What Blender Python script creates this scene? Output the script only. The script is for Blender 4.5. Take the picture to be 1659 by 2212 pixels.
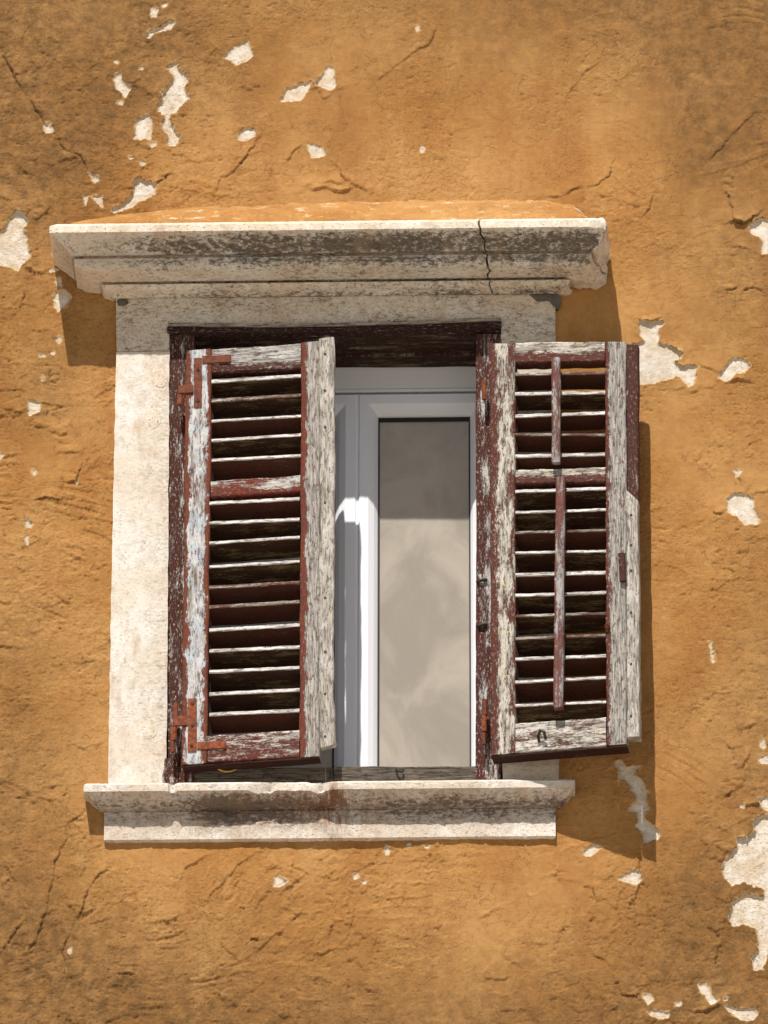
import bpy, bmesh, math, random
import numpy as np
from mathutils import Vector, Matrix
random.seed(7)
scene = bpy.context.scene
for o in list(bpy.data.objects): bpy.data.objects.remove(o)
C = scene.collection

# ------------------------------------------------------------------ camera
S = 800.0                       # picture units per metre on the wall plane (1659 units across)
VW, VH = 1659.0, 2212.0
PITCH, YAW, ROLL = math.radians(25.0), math.radians(1.68), math.radians(0.11)
FPX = 16770.0
DIST = FPX / S
ZC = 1.6 + DIST * math.sin(PITCH)
F = Vector((-math.sin(YAW)*math.cos(PITCH), math.cos(YAW)*math.cos(PITCH), math.sin(PITCH)))
R0 = Vector((math.cos(YAW), math.sin(YAW), 0))
U0 = R0.cross(F)
Rv = R0*math.cos(ROLL) + U0*math.sin(ROLL)
Uv = U0*math.cos(ROLL) - R0*math.sin(ROLL)
CAM = Vector((0, 0, ZC)) - F*DIST
cam = bpy.data.cameras.new('camera'); camo = bpy.data.objects.new('camera', cam); C.objects.link(camo)
cam.sensor_fit = 'HORIZONTAL'; cam.sensor_width = 36.0; cam.lens = 36.0*FPX/VW
cam.clip_start = 0.1; cam.clip_end = 2000
m = Matrix((Rv, Uv, -F)).transposed().to_4x4(); m.translation = CAM
camo.matrix_world = m
scene.camera = camo
scene.render.resolution_x = 768; scene.render.resolution_y = 1024

# ------------------------------------------------------------------ sky, sun, exposure
SUN = Vector((-0.22, -1.0, 1.53)).normalized()
w = bpy.data.worlds.new('World'); scene.world = w; w.use_nodes = True
nt = w.node_tree
bg = nt.nodes['Background']
sky = nt.nodes.new('ShaderNodeTexSky'); sky.sky_type = 'NISHITA'; sky.sun_disc = False
sky.sun_elevation = math.asin(SUN.z); sky.sun_rotation = math.atan2(SUN.x, SUN.y)
nt.links.new(sky.outputs[0], bg.inputs[0]); bg.inputs[1].default_value = 0.052
sl = bpy.data.lights.new('sun', 'SUN'); sl.energy = 5.0; sl.angle = math.radians(0.5); sl.color = (1.0, 0.965, 0.91)
so = bpy.data.objects.new('sun', sl); C.objects.link(so)
so.rotation_euler = SUN.to_track_quat('Z', 'Y').to_euler(); so.location = (-3, -10, ZC+12)
scene.view_settings.view_transform = 'Standard'; scene.view_settings.look = 'None'
scene.view_settings.exposure = 0.25; scene.view_settings.gamma = 1.0
scene.view_settings.use_curve_mapping = False
scene.render.engine = 'CYCLES'
scene.cycles.max_bounces = 6; scene.cycles.diffuse_bounces = 4; scene.cycles.glossy_bounces = 2; scene.cycles.transmission_bounces = 2

# ------------------------------------------------------------------ helpers
def P(px, py, e=0.0):
    """picture point -> the point e units in front of the wall plane"""
    d = F*FPX + Rv*(px - VW/2) - Uv*(py - VH/2)
    t = (-e/S - CAM.y) / d.y
    return CAM + d*t

def tag(o, label, cat, group=None):
    o['label'] = label; o['category'] = cat
    if group: o['group'] = group
    return o
def empty(name, loc, label, cat, group=None):
    o = bpy.data.objects.new(name, None); C.objects.link(o); o.location = loc
    o.empty_display_size = 0.1
    return tag(o, label, cat, group)
def link(name, me, mat, parent=None, smooth=False):
    o = bpy.data.objects.new(name, me); C.objects.link(o)
    if mat: me.materials.append(mat)
    if parent:
        o.parent = parent
        par = parent; off = Vector((0, 0, 0))
        while par: off += par.location; par = par.parent
        o.location = -off
    if smooth: me.polygons.foreach_set('use_smooth', [True]*len(me.polygons))
    return o

# numpy gradient noise
def _h(ix, iz, seed):
    h = (ix.astype(np.int64)*374761393 + iz.astype(np.int64)*668265263 + seed*974711) & 0xffffffff
    h = ((h ^ (h >> 13))*1274126177) & 0xffffffff
    return ((h ^ (h >> 16)) & 0xffff)/65535.0*2*math.pi
def noise2(x, z, seed=0):
    x = np.asarray(x, float); z = np.asarray(z, float)
    ix = np.floor(x); iz = np.floor(z); fx = x-ix; fz = z-iz
    u = fx*fx*fx*(fx*(fx*6-15)+10); v = fz*fz*fz*(fz*(fz*6-15)+10)
    def g(a, b):
        an = _h(ix+a, iz+b, seed); return np.cos(an)*(fx-a) + np.sin(an)*(fz-b)
    return ((g(0,0)*(1-u)+g(1,0)*u)*(1-v) + (g(0,1)*(1-u)+g(1,1)*u)*v)*1.4
def fbm(x, z, f, octv=4, seed=0, gain=0.5):
    a = 1.0; s = 0; n = 0
    for k in range(octv):
        s = s + a*noise2(x*f, z*f, seed+k*17); n += a; a *= gain; f *= 2.03
    return s/n
def sst(a, b, x):
    t = np.clip((x-a)/(b-a), 0, 1); return t*t*(3-2*t)

# ------------------------------------------------------------------ materials
class NB:
    def __init__(s, name):
        s.m = bpy.data.materials.new(name); s.m.use_nodes = True
        s.t = s.m.node_tree; s.b = s.t.nodes['Principled BSDF']
    def n(s, typ, **kw):
        o = s.t.nodes.new('ShaderNode'+typ)
        for k, v in kw.items(): setattr(o, k, v)
        return o
    def set(s, sock, v):
        if isinstance(v, bpy.types.NodeSocket): s.t.links.new(v, sock)
        elif isinstance(v, (tuple, list)) and len(v) == 3 and sock.type == 'RGBA': sock.default_value = (*v, 1)
        else: sock.default_value = v
    def math(s, op, a, b=0.0, c=None, clamp=False):
        o = s.n('Math', operation=op, use_clamp=clamp); s.set(o.inputs[0], a); s.set(o.inputs[1], b)
        if c is not None: s.set(o.inputs[2], c)
        return o.outputs[0]
    def noise(s, vec, scale, detail=6, rough=0.55, dist=0.0):
        o = s.n('TexNoise'); s.set(o.inputs['Vector'], vec); s.set(o.inputs['Scale'], scale)
        s.set(o.inputs['Detail'], detail); s.set(o.inputs['Roughness'], rough); s.set(o.inputs['Distortion'], dist)
        return o.outputs[0]
    def mapping(s, vec, scale=(1,1,1), loc=(0,0,0)):
        o = s.n('Mapping'); s.set(o.inputs[0], vec); o.inputs['Scale'].default_value = scale; o.inputs['Location'].default_value = loc
        return o.outputs[0]
    def mix(s, f, a, b, blend='MIX'):
        o = s.n('Mix', data_type='RGBA', blend_type=blend, clamp_factor=True)
        s.set(o.inputs[0], f); s.set(o.inputs[6], a); s.set(o.inputs[7], b)
        return o.outputs[2]
    def step(s, x, lo, hi):
        o = s.n('MapRange', interpolation_type='SMOOTHSTEP'); s.set(o.inputs[0], x)
        s.set(o.inputs[1], lo); s.set(o.inputs[2], hi)
        return o.outputs[0]
    def attr(s, name):
        o = s.n('Attribute'); o.attribute_name = name; return o
    def obj(s):
        return s.n('TexCoord').outputs['Object']
    def geo(s):
        return s.n('NewGeometry').outputs['Position']
    def uv(s):
        return s.n('TexCoord').outputs['UV']
    def bump(s, h, strength=0.5, dist=0.002, prev=None):
        o = s.n('Bump'); s.set(o.inputs['Height'], h); o.inputs['Strength'].default_value = strength
        o.inputs['Distance'].default_value = dist
        if prev is not None: s.t.links.new(prev, o.inputs['Normal'])
        return o.outputs[0]
    def out(s, col, rough=0.8, normal=None, spec=0.3):
        s.set(s.b.inputs['Base Color'], col); s.set(s.b.inputs['Roughness'], rough)
        s.b.inputs['Specular IOR Level'].default_value = spec
        if normal is not None: s.t.links.new(normal, s.b.inputs['Normal'])
        return s.m

def wall_material():
    k = NB('ochre_plaster'); p = k.geo()
    bare = k.attr('bare').outputs['Fac']; grime_vignette = k.attr('grime_vignette').outputs['Fac']; crack = k.attr('crack').outputs['Fac']; rgh = k.attr('rough').outputs['Fac']
    n1 = k.noise(p, 2.2, 6, 0.6); n2 = k.noise(k.mapping(p, (1, 1, 0.35)), 7, 7, 0.65); n3 = k.noise(p, 60, 5, 0.7)
    n4 = k.noise(k.mapping(p, (1, 1, 2.6)), 130, 3, 0.65); n5 = k.noise(k.mapping(p, (1, 1, 2.0)), 330, 3, 0.6)
    col = k.mix(k.step(n1, 0.36, 0.64), (0.365, 0.170, 0.048), (0.465, 0.245, 0.084))
    col = k.mix(k.math('MULTIPLY', k.step(n2, 0.46, 0.70), 0.60), col, (0.300, 0.122, 0.036))
    col = k.mix(k.math('MULTIPLY', k.step(n2, 0.46, 0.28), 0.50), col, (0.520, 0.305, 0.118))
    col = k.mix(k.math('MULTIPLY', k.step(n3, 0.46, 0.72), 0.32), col, (0.270, 0.118, 0.034))
    col = k.mix(k.math('MULTIPLY', k.step(n3, 0.50, 0.26), 0.22), col, (0.560, 0.335, 0.140))
    gn = k.math('MULTIPLY', grime_vignette, k.math('ADD', 0.45, k.math('MULTIPLY', k.step(k.noise(p, 24, 10, 0.78), 0.34, 0.66), 0.6)))
    col = k.mix(gn, col, (0.150, 0.078, 0.028))  # brown tint: real stains plus the painted-in lens vignette
    ck = k.math('MULTIPLY', k.step(k.math('ADD', crack, k.math('MULTIPLY', k.math('SUBTRACT', n3, 0.5), 0.005)), 0.0042, 0.0010), k.step(k.noise(p, 18, 4, 0.6), 0.24, 0.42))
    v = k.n('TexVoronoi', feature='DISTANCE_TO_EDGE'); v.inputs['Scale'].default_value = 9.0
    wv = k.n('VectorMath', operation='ADD'); k.set(wv.inputs[0], p)
    nz = k.n('TexNoise'); k.set(nz.inputs['Vector'], p); nz.inputs['Scale'].default_value = 11; nz.inputs['Detail'].default_value = 6; nz.inputs['Roughness'].default_value = 0.65
    sc_ = k.n('VectorMath', operation='SCALE'); k.t.links.new(nz.outputs['Color'], sc_.inputs[0]); sc_.inputs['Scale'].default_value = 0.16
    k.t.links.new(sc_.outputs[0], wv.inputs[1]); k.t.links.new(wv.outputs[0], v.inputs['Vector'])
    hair = k.math('MULTIPLY', k.step(v.outputs['Distance'], 0.016, 0.004), k.math('MULTIPLY', k.step(k.noise(p, 3.6, 5, 0.6), 0.50, 0.58), k.step(n3, 0.36, 0.52)))
    col = k.mix(k.math('MULTIPLY', hair, 0.55), col, (0.100, 0.048, 0.018))
    layer = k.math('MULTIPLY', k.step(k.noise(p, 10, 5, 0.62), 0.500, 0.508), k.step(k.noise(p, 2.9, 3, 0.5), 0.46, 0.54))
    col = k.mix(k.math('MULTIPLY', ck, 0.65), col, (0.060, 0.028, 0.012))
    # bare undercoat
    rag = k.math('ADD', bare, k.math('MULTIPLY', k.math('SUBTRACT', k.noise(p, 90, 6, 0.75), 0.5), 0.008))
    bm = k.step(rag, 0.0010, -0.0010)
    bn = k.noise(p, 26, 9, 0.75)
    bc = k.mix(k.step(bn, 0.35, 0.62), (0.70, 0.630, 0.545), (0.58, 0.485, 0.375))
    bc = k.mix(k.math('MULTIPLY', k.step(k.noise(p, 13, 7, 0.7), 0.45, 0.62), 0.6), bc, (0.54, 0.41, 0.26))
    bc = k.mix(k.math('MULTIPLY', k.step(n4, 0.60, 0.70), 0.6), bc, (0.22, 0.17, 0.12))
    ri = k.math('ADD', rag, k.math('MULTIPLY', k.math('SUBTRACT', k.noise(p, 34, 5, 0.7), 0.5), 0.030))
    bc = k.mix(k.math('MULTIPLY', k.step(ri, -0.013, -0.001), 0.55), bc, (0.50, 0.37, 0.235))
    col = k.mix(k.math('MULTIPLY', k.step(ri, 0.0045, -0.002), 0.65), col, (0.56, 0.395, 0.195))
    col = k.mix(bm, col, bc)
    pits = k.step(n4, 0.59, 0.64)
    spk = k.step(n5, 0.60, 0.72)
    fine = k.math('SUBTRACT', k.math('ADD', k.math('MULTIPLY', n3, 0.27), k.math('MULTIPLY', k.noise(k.mapping(p, (0.25, 1, 1.9)), 95, 3, 0.6), 0.20)), k.math('ADD', k.math('MULTIPLY', pits, k.math('ADD', 0.07, k.math('MULTIPLY', rgh, 0.28))), k.math('MULTIPLY', spk, 0.10)))
    fine = k.math('MULTIPLY', fine, k.math('ADD', 0.42, k.math('MULTIPLY', rgh, 0.70)))
    fine = k.math('ADD', fine, k.math('MULTIPLY', layer, 0.32))
    bmp = k.bump(fine, 0.75, 0.0052)
    return k.out(col, 0.94, bmp, 0.12)

def stone_material(name, a, b, dirtcol, spot=0.5, stain=0.0, rust=False, bmp=0.9):
    k = NB(name); p = k.geo()
    dirt = k.attr('dirt').outputs['Fac']
    n1 = k.noise(p, 5, 7, 0.65); n2 = k.noise(p, 38, 9, 0.75); n3 = k.noise(k.mapping(p, (1, 1, 1.8)), 120, 6, 0.7); n5 = k.noise(k.mapping(p, (1, 1, 2.2)), 260, 3, 0.6)
    col = k.mix(k.step(n1, 0.36, 0.62), a, b)
    col = k.mix(k.math('MULTIPLY', k.step(n2, 0.46, 0.68), 0.55), col, tuple(c*0.68 for c in b))
    pits = k.step(n3, 0.57, 0.66)
    pitmask = k.math('MULTIPLY', pits, k.step(k.noise(p, 14, 5, 0.6), 0.40, 0.60))
    col = k.mix(k.math('MULTIPLY', pitmask, spot), col, (0.10, 0.075, 0.05))
    st = k.noise(k.mapping(p, (0.75, 1, 1.6)), 80, 8, 0.80); lo = k.noise(k.mapping(p, (0.4, 1, 1.3)), 13, 6, 0.65)
    f = k.math('ADD', k.math('ADD', k.math('MULTIPLY', st, 1.25), k.math('MULTIPLY', lo, 0.40)), k.math('MULTIPLY', k.math('SUBTRACT', dirt, 0.5), 0.52))
    dm = k.math('ADD', k.math('MULTIPLY', k.step(f, 0.86, 1.05), 0.62), k.math('MULTIPLY', k.step(f, 0.62, 1.05), 0.30))
    col = k.mix(dm, col, dirtcol)
    if stain:
        sm_ = k.step(k.noise(k.mapping(p, (1.6, 1, 0.7)), 5.5, 9, 0.72), 0.50, 0.68)
        col = k.mix(k.math('MULTIPLY', sm_, stain), col, (0.46, 0.31, 0.18))
    if rust:
        r = k.attr('rust').outputs['Fac']
        rm = k.math('MULTIPLY', r, k.step(k.noise(k.mapping(p, (2.6, 1, 0.6)), 26, 9, 0.78), 0.34, 0.66))
        col = k.mix(rm, col, (0.22, 0.105, 0.055))
    h = k.math('ADD', k.math('MULTIPLY', n2, 0.9), k.math('ADD', k.math('MULTIPLY', pits, -0.35), k.math('MULTIPLY', k.step(n5, 0.5, 0.75), -0.18)))
    return k.out(col, 0.88, k.bump(h, bmp, 0.005), 0.15)

MAROON = (0.085, 0.026, 0.016); RED = (0.20, 0.056, 0.030); DARK = (0.040, 0.013, 0.010)
def wood_material(name, base=MAROON, paint=(0.62, 0.59, 0.54), wood=(0.42, 0.37, 0.31), amount=0.5, woodness=0.4,
                  el=0.0, er=0.0, ew=0.25, yellow=0.25, blue=0.0, scale=1.0, contrast=0.035, fleck=0.3):
    """old paint flaking off timber: maroon coat, chalky remains of an older pale coat, silvered grain"""
    k = NB(name); uv = k.uv(); ed = k.attr('across').outputs['Fac']
    g = k.noise(k.mapping(uv, (1.0, 0.045, 1)), 330, 5, 0.6)
    gl = k.noise(k.mapping(uv, (1.0, 0.03, 1)), 110, 4, 0.6)
    big = k.noise(k.mapping(uv, (1.0, 0.20, 1)), 34*scale, 9, 0.72)
    sm = k.noise(k.mapping(uv, (1.0, 0.45, 1)), 190*scale, 6, 0.7)
    ed = k.math('ADD', ed, k.math('MULTIPLY', k.math('SUBTRACT', k.noise(k.mapping(uv, (1.0, 0.5, 1), (7.7, 0, 0)), 40*scale, 8, 0.75), 0.5), 0.9), clamp=True)
    bias = k.math('ADD', k.math('MULTIPLY', k.math('SUBTRACT', 1.0, k.math('DIVIDE', ed, ew, clamp=True), clamp=True), el),
                  k.math('MULTIPLY', k.math('SUBTRACT', 1.0, k.math('DIVIDE', k.math('SUBTRACT', 1.0, ed), ew, clamp=True), clamp=True), er))
    f = k.math('ADD', k.math('ADD', k.math('MULTIPLY', big, 0.72), k.math('MULTIPLY', sm, 0.28)), k.math('ADD', bias, k.math('MULTIPLY', k.math('SUBTRACT', g, 0.5), 0.12)))
    th = 0.5 + (0.5-amount)*0.42
    chip = k.step(k.noise(k.mapping(uv, (1.0, 0.24, 1), (1.7, 4.0, 0)), 140, 7, 0.75), 0.54, 0.60)
    pm = k.math('MULTIPLY', k.step(f, th-contrast, th+contrast), k.math('SUBTRACT', 1.0, k.math('MULTIPLY', chip, 0.75)))
    wcol = k.mix(k.step(g, 0.36, 0.62), tuple(c*0.42 for c in wood), wood)
    wcol = k.mix(k.step(gl, 0.62, 0.70), wcol, tuple(c*0.14 for c in wood))
    pcol = k.mix(k.step(sm, 0.35, 0.7), paint, tuple(c*0.78 for c in paint))
    if yellow: pcol = k.mix(k.math('MULTIPLY', k.step(k.noise(uv, 30, 4, 0.6), 0.55, 0.68), yellow), pcol, (0.56, 0.44, 0.20))
    if blue: pcol = k.mix(k.math('MULTIPLY', k.step(k.noise(uv, 24, 4, 0.6), 0.46, 0.62), blue), pcol, (0.36, 0.46, 0.52))
    w2 = k.noise(k.mapping(uv, (1.0, 0.22, 1), (3.1, 0, 0)), 30*scale, 8, 0.7)
    t2 = 0.5 + (0.5-woodness)*0.42
    pale = k.mix(k.step(w2, t2-0.05, t2+0.05), pcol, wcol)
    bcol = k.mix(k.step(sm, 0.30, 0.72), base, tuple(c*0.55 for c in base))
    bcol = k.mix(k.math('MULTIPLY', k.step(k.noise(k.mapping(uv, (1, 0.3, 1)), 230, 6, 0.75), 0.56, 0.61), fleck), bcol, paint)
    col = k.mix(pm, bcol, pale)
    soil = k.math('MULTIPLY', k.step(k.noise(k.mapping(uv, (1.0, 0.16, 1), (9.0, 2.0, 0)), 70, 9, 0.8), 0.45, 0.66), 0.55)
    col = k.mix(soil, col, (0.055, 0.040, 0.030))
    h = k.math('ADD', k.math('MULTIPLY', k.math('SUBTRACT', 1.0, pm), 0.35), k.math('ADD', k.math('MULTIPLY', g, 0.5), k.math('MULTIPLY', sm, 0.4)))
    rough = k.math('ADD', 0.74, k.math('MULTIPLY', pm, 0.25))
    return k.out(col, rough, k.bump(h, 0.9, 0.004), 0.10)

def metal_material(name, a, b):
    k = NB(name); p = k.geo()
    n = k.noise(p, 90, 7, 0.7)
    col = k.mix(k.step(n, 0.38, 0.62), a, b)
    return k.out(col, 0.8, k.bump(n, 0.6, 0.003), 0.3)

def pvc_material():
    k = NB('white_plastic'); p = k.geo()
    n = k.noise(k.mapping(p, (1, 1, 0.3)), 12, 6, 0.6)
    col = k.mix(k.math('MULTIPLY', k.step(n, 0.45, 0.75), 0.25), (0.85, 0.855, 0.89), (0.74, 0.73, 0.74))
    return k.out(col, 0.35, None, 0.4)

def glass_material():
    k = NB('dusty_glass'); p = k.geo(); t = k.t
    n = k.noise(k.mapping(p, (1, 1, 0.8)), 5, 5, 0.55, 0.6); n2 = k.noise(p, 160, 4, 0.6)
    tr = k.n('BsdfTransparent'); gl = k.n('BsdfGlossy'); gl.inputs['Roughness'].default_value = 0.03
    df = k.n('BsdfDiffuse'); df.inputs['Color'].default_value = (0.70, 0.61, 0.50, 1)
    fr = k.n('Fresnel'); fr.inputs[0].default_value = 1.5
    m1 = k.n('MixShader'); m2 = k.n('MixShader')
    dust = k.math('ADD', 0.42, k.math('ADD', k.math('MULTIPLY', k.step(n, 0.35, 0.62), 0.20), k.math('MULTIPLY', k.step(n2, 0.5, 0.8), 0.06)))
    k.set(m1.inputs[0], dust); t.links.new(tr.outputs[0], m1.inputs[1]); t.links.new(df.outputs[0], m1.inputs[2])
    k.set(m2.inputs[0], fr.outputs[0]); t.links.new(m1.outputs[0], m2.inputs[1]); t.links.new(gl.outputs[0], m2.inputs[2])
    t.links.new(m2.outputs[0], t.nodes['Material Output'].inputs['Surface'])
    return k.m

def blind_material():
    k = NB('blind_cloth'); p = k.geo()
    n = k.noise(p, 40, 7, 0.7); n2 = k.noise(p, 6, 5, 0.6); n3 = k.noise(p, 4.2, 4, 0.55, 0.8)
    col = k.mix(k.step(n, 0.35, 0.65), (0.82, 0.64, 0.37), (0.56, 0.41, 0.21))
    col = k.mix(k.math('MULTIPLY', k.step(n2, 0.45, 0.7), 0.5), col, (0.80, 0.65, 0.44))
    col = k.mix(k.math('MULTIPLY', k.step(n3, 0.54, 0.68), 0.6), col, (0.26, 0.235, 0.19))
    return k.out(col, 0.9, k.bump(n, 0.4, 0.004), 0.1)

M_WALL = wall_material()
M_CORN = stone_material('weathered_limestone', (0.83, 0.75, 0.63), (0.74, 0.61, 0.46), (0.095, 0.070, 0.048), 0.9, stain=0.45)
M_STONE = stone_material('pale_limestone', (0.77, 0.72, 0.645), (0.70, 0.605, 0.49), (0.36, 0.25, 0.15), 0.4, stain=0.8, bmp=0.6)
M_SILL = stone_material('sill_limestone', (0.80, 0.73, 0.64), (0.66, 0.56, 0.45), (0.12, 0.085, 0.062), 0.6, stain=0.45, rust=True)
M_MORTAR = stone_material('grey_mortar', (0.22, 0.19, 0.16), (0.14, 0.12, 0.10), (0.05, 0.04, 0.03), 0.6)
M_PVC = pvc_material(); M_GLASS = glass_material(); M_BLIND = blind_material()
M_IRON = metal_material('rusty_red_iron', (0.20, 0.052, 0.022), (0.085, 0.030, 0.018))
M_IRON2 = metal_material('rusty_orange_iron', (0.30, 0.070, 0.020), (0.12, 0.035, 0.016))
M_BLACK = metal_material('black_iron', (0.022, 0.020, 0.018), (0.06, 0.045, 0.035))
def plain(name, c, r=0.6):
    k = NB(name); n = k.noise(k.geo(), 120, 4, 0.6)
    return k.out(k.mix(k.step(n, 0.3, 0.7), c, tuple(x*0.8 for x in c)), r, None, 0.3)
M_GASKET = plain('black_rubber', (0.02, 0.02, 0.02)); M_WIRE = plain('yellow_plastic', (0.50, 0.33, 0.05), 0.4)

# ------------------------------------------------------------------ ground (gives the light thrown up from the street)
def ground():
    me = bpy.data.meshes.new('ground')
    me.from_pydata([(-300, -300, 0), (300, -300, 0), (300, 300, 0), (-300, 300, 0)], [], [(0, 1, 2, 3)])
    k = NB('pale_paving'); p = k.geo(); n = k.noise(p, 0.6, 6, 0.6); v = k.n('TexVoronoi'); k.set(v.inputs['Vector'], p); v.inputs['Scale'].default_value = 1.6
    col = k.mix(k.step(n, 0.3, 0.7), (0.52, 0.465, 0.39), (0.43, 0.38, 0.32))
    col = k.mix(0.15, col, v.outputs['Color'], 'MULTIPLY')
    o = link('ground', me, k.out(col, 0.85)); o['kind'] = 'structure'
ground()

# ------------------------------------------------------------------ the plastered wall
def A(pts): return [(x*0.5, y*0.5) for x, y in pts]                       # tracing frames -> picture units
def B(pts): return [(829.5+x*0.5, y*0.5) for x, y in pts]
def Cc(pts): return [(x*0.36, 398+y*0.36) for x, y in pts]
def D(pts): return [(1261+x*0.36, 398+y*0.36) for x, y in pts]
def E(pts): return [(1261+x*0.4598, 1194.6+y*0.4598) for x, y in pts]
def G(pts): return [(x*0.5, 1659+y*0.5) for x, y in pts]
def H(pts): return [(663.6+x*0.48, 1526+y*0.48) for x, y in pts]
def bl(cx, cy, rx, ry, n=7, s=0):
    r = random.Random(int(cx*7+cy*3+s))
    return [(cx+rx*math.cos(a)*r.uniform(.7, 1.2), cy+ry*math.sin(a)*r.uniform(.7, 1.2)) for a in [i*2*math.pi/n for i in range(n)]]
PATCH = [
 A([(655,35),(668,28),(680,40),(672,72),(660,68),(652,50)]),
 A([(632,155),(645,130),(690,122),(710,105),(740,88),(755,98),(735,125),(700,130),(665,140),(648,160)]),
 A([(962,252),(1000,210),(1055,185),(1062,178),(1085,215),(1088,245),(1060,265),(1020,278),(1005,258)]),
 A([(735,275),(760,262),(775,300),(812,350),(795,380),(812,425),(780,455),(765,485),(740,495),(728,520),(748,550),(755,575),(778,590),(755,630),(730,625),(728,592),(705,570),(700,535),(715,500),(690,470),(690,450),(705,440),(700,400),(725,380),(748,340),(745,310),(722,295)]),
 A([(590,520),(640,500),(658,530),(650,600),(625,595),(610,605),(580,595),(585,560)]),
 A([(498,320),(518,318),(520,345),(565,380),(540,418),(530,395),(512,385),(497,355)]),
 A([(1210,435),(1250,385),(1300,360),(1345,358),(1330,385),(1300,435),(1265,440)]),
 A([(1365,365),(1390,330),(1405,300),(1420,290),(1442,300),(1448,370),(1430,388),(1395,380)]),
 A([(1025,590),(1060,555),(1102,568),(1100,590),(1070,612),(1030,605)]),
 A([(1330,625),(1360,630),(1392,640),(1405,670),(1380,680),(1345,682)]),
 A([(575,780),(600,770),(630,790),(678,795),(665,845),(620,862),(590,880),(560,905),(500,918),(488,908),(520,885),(560,862),(580,830)]),
 A([(388,752),(410,762),(437,780),(410,790),(395,775)]),
 A([(360,846),(380,850),(370,892)]), A([(403,852),(440,850),(445,898),(425,885)]),
 A([(190,545),(215,535),(232,570),(200,575)]), A(bl(712,22,10,8)), A(bl(662,628,14,9)), A(bl(617,708,13,11)), A(bl(567,686,9,7)), A(bl(520,445,9,11)), A(bl(502,266,7,6)),A(bl(612,292,6,6)),
 Cc([(-60,330),(40,270),(60,200),(95,155),(175,215),(140,280),(150,340),(175,390),(180,430),(120,480),(115,520),(70,500),(-60,470)]),
 Cc([(345,640),(385,635),(430,680),(400,735),(350,765),(330,740),(320,680)]),
 Cc([(335,570),(365,562),(362,600),(372,622),(350,612),(335,595)]), Cc(bl(343,428,24,13)), Cc(bl(306,520,13,9)), Cc(bl(338,518,12,6)),
 Cc(bl(357,934,13,18)), Cc(bl(319,1016,10,12)), Cc(bl(256,1030,17,7)), Cc(bl(258,1172,10,9)),
 Cc([(178,1300),(235,1312),(242,1365),(185,1395),(170,1385)]), Cc(bl(206,1730,11,17)), Cc(bl(4,1634,20,16)),
 Cc([(155,2020),(172,2018),(180,2034),(200,2040),(190,2060),(158,2055)]), Cc(bl(163,2138,9,28)), Cc(bl(457,1796,8,7)),
 D([(330,820),(410,830),(470,822),(475,850),(445,860),(440,950),(590,1010),(580,1040),(540,1055),(560,1090),(610,1095),(675,1090),(678,1130),(650,1190),(625,1208),(575,1150),(500,1160),(440,1180),(400,1195),(320,1195),(300,960),(370,940),(330,880)]),
 D([(805,1160),(850,1100),(895,1045),(940,1050),(995,1085),(960,1120),(920,1130),(880,1165),(850,1180)]),
 D([(1000,260),(1060,205),(1180,215),(1180,430),(1070,415),(1060,320),(1020,305)]),
 D([(860,1890),(900,1855),(985,1868),(1010,1890),(1020,1950),(1050,2000),(1040,2040),(975,2040),(930,2000),(870,1970),(860,1930)]),
 D([(905,1715),(945,1720),(935,1745),(915,1755)]),
 E([(145,990),(185,990),(210,1010),(268,1005),(240,1040),(290,1095),(290,1160),(310,1200),(285,1220),(290,1250),(325,1280),(358,1330),(340,1345),(280,1362),(285,1320),(248,1290),(255,1220),(205,1215),(230,1180),(255,1175),(235,1130),(210,1080),(165,1060),(175,1025)]),
 E([(0,1400),(50,1375),(80,1380),(60,1400),(30,1425),(0,1420)]),
 E([(160,1535),(200,1505),(240,1490),(265,1500),(268,1540),(245,1560),(210,1545)]),
 E([(980,1200),(835,1240),(805,1260),(805,1310),(770,1340),(720,1350),(725,1385),(680,1420),(650,1490),(690,1560),(720,1555),(760,1535),(800,1560),(855,1575),(840,1610),(760,1610),(700,1640),(680,1700),(705,1750),(760,1745),(815,1760),(825,1790),(815,1830),(820,1870),(785,1900),(805,1955),(840,1955),(866,1880),(960,1850)]),
 E([(820,1165),(850,1150),(920,1165),(920,1225),(845,1200)]),
 E(bl(845,897,13,18)), E([(820,965),(850,955),(900,965),(900,990),(835,990)]),
 E([(540,2030),(575,2020),(590,2050),(600,2080),(635,2100),(600,2125),(585,2100),(570,2070),(545,2060)]),
 E([(665,2130),(730,2140),(800,2135),(815,2170),(790,2200),(730,2190),(690,2160)]),
 E([(280,2080),(310,2075),(325,2100),(305,2120)]),
 E([(300,2155),(345,2150),(370,2165),(400,2160),(395,2185),(360,2190),(310,2170)]), E(bl(445,2118,14,9)), E(bl(748,1190,10,7)), E(bl(665,2098,10,6)),
 G([(1195,468),(1240,495),(1215,512),(1180,510)]), G(bl(1537,467,11,10)), G(bl(1575,490,9,9)), G(bl(303,790,6,16)),
 H(bl(360,647,9,20)), H(bl(457,630,8,9)), H(bl(539,630,9,10)),
 B(bl(146,122,6,13)), B(bl(165,645,10,12)),
 E([(590,420),(594,420),(613,512),(608,515)]),
]
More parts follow.
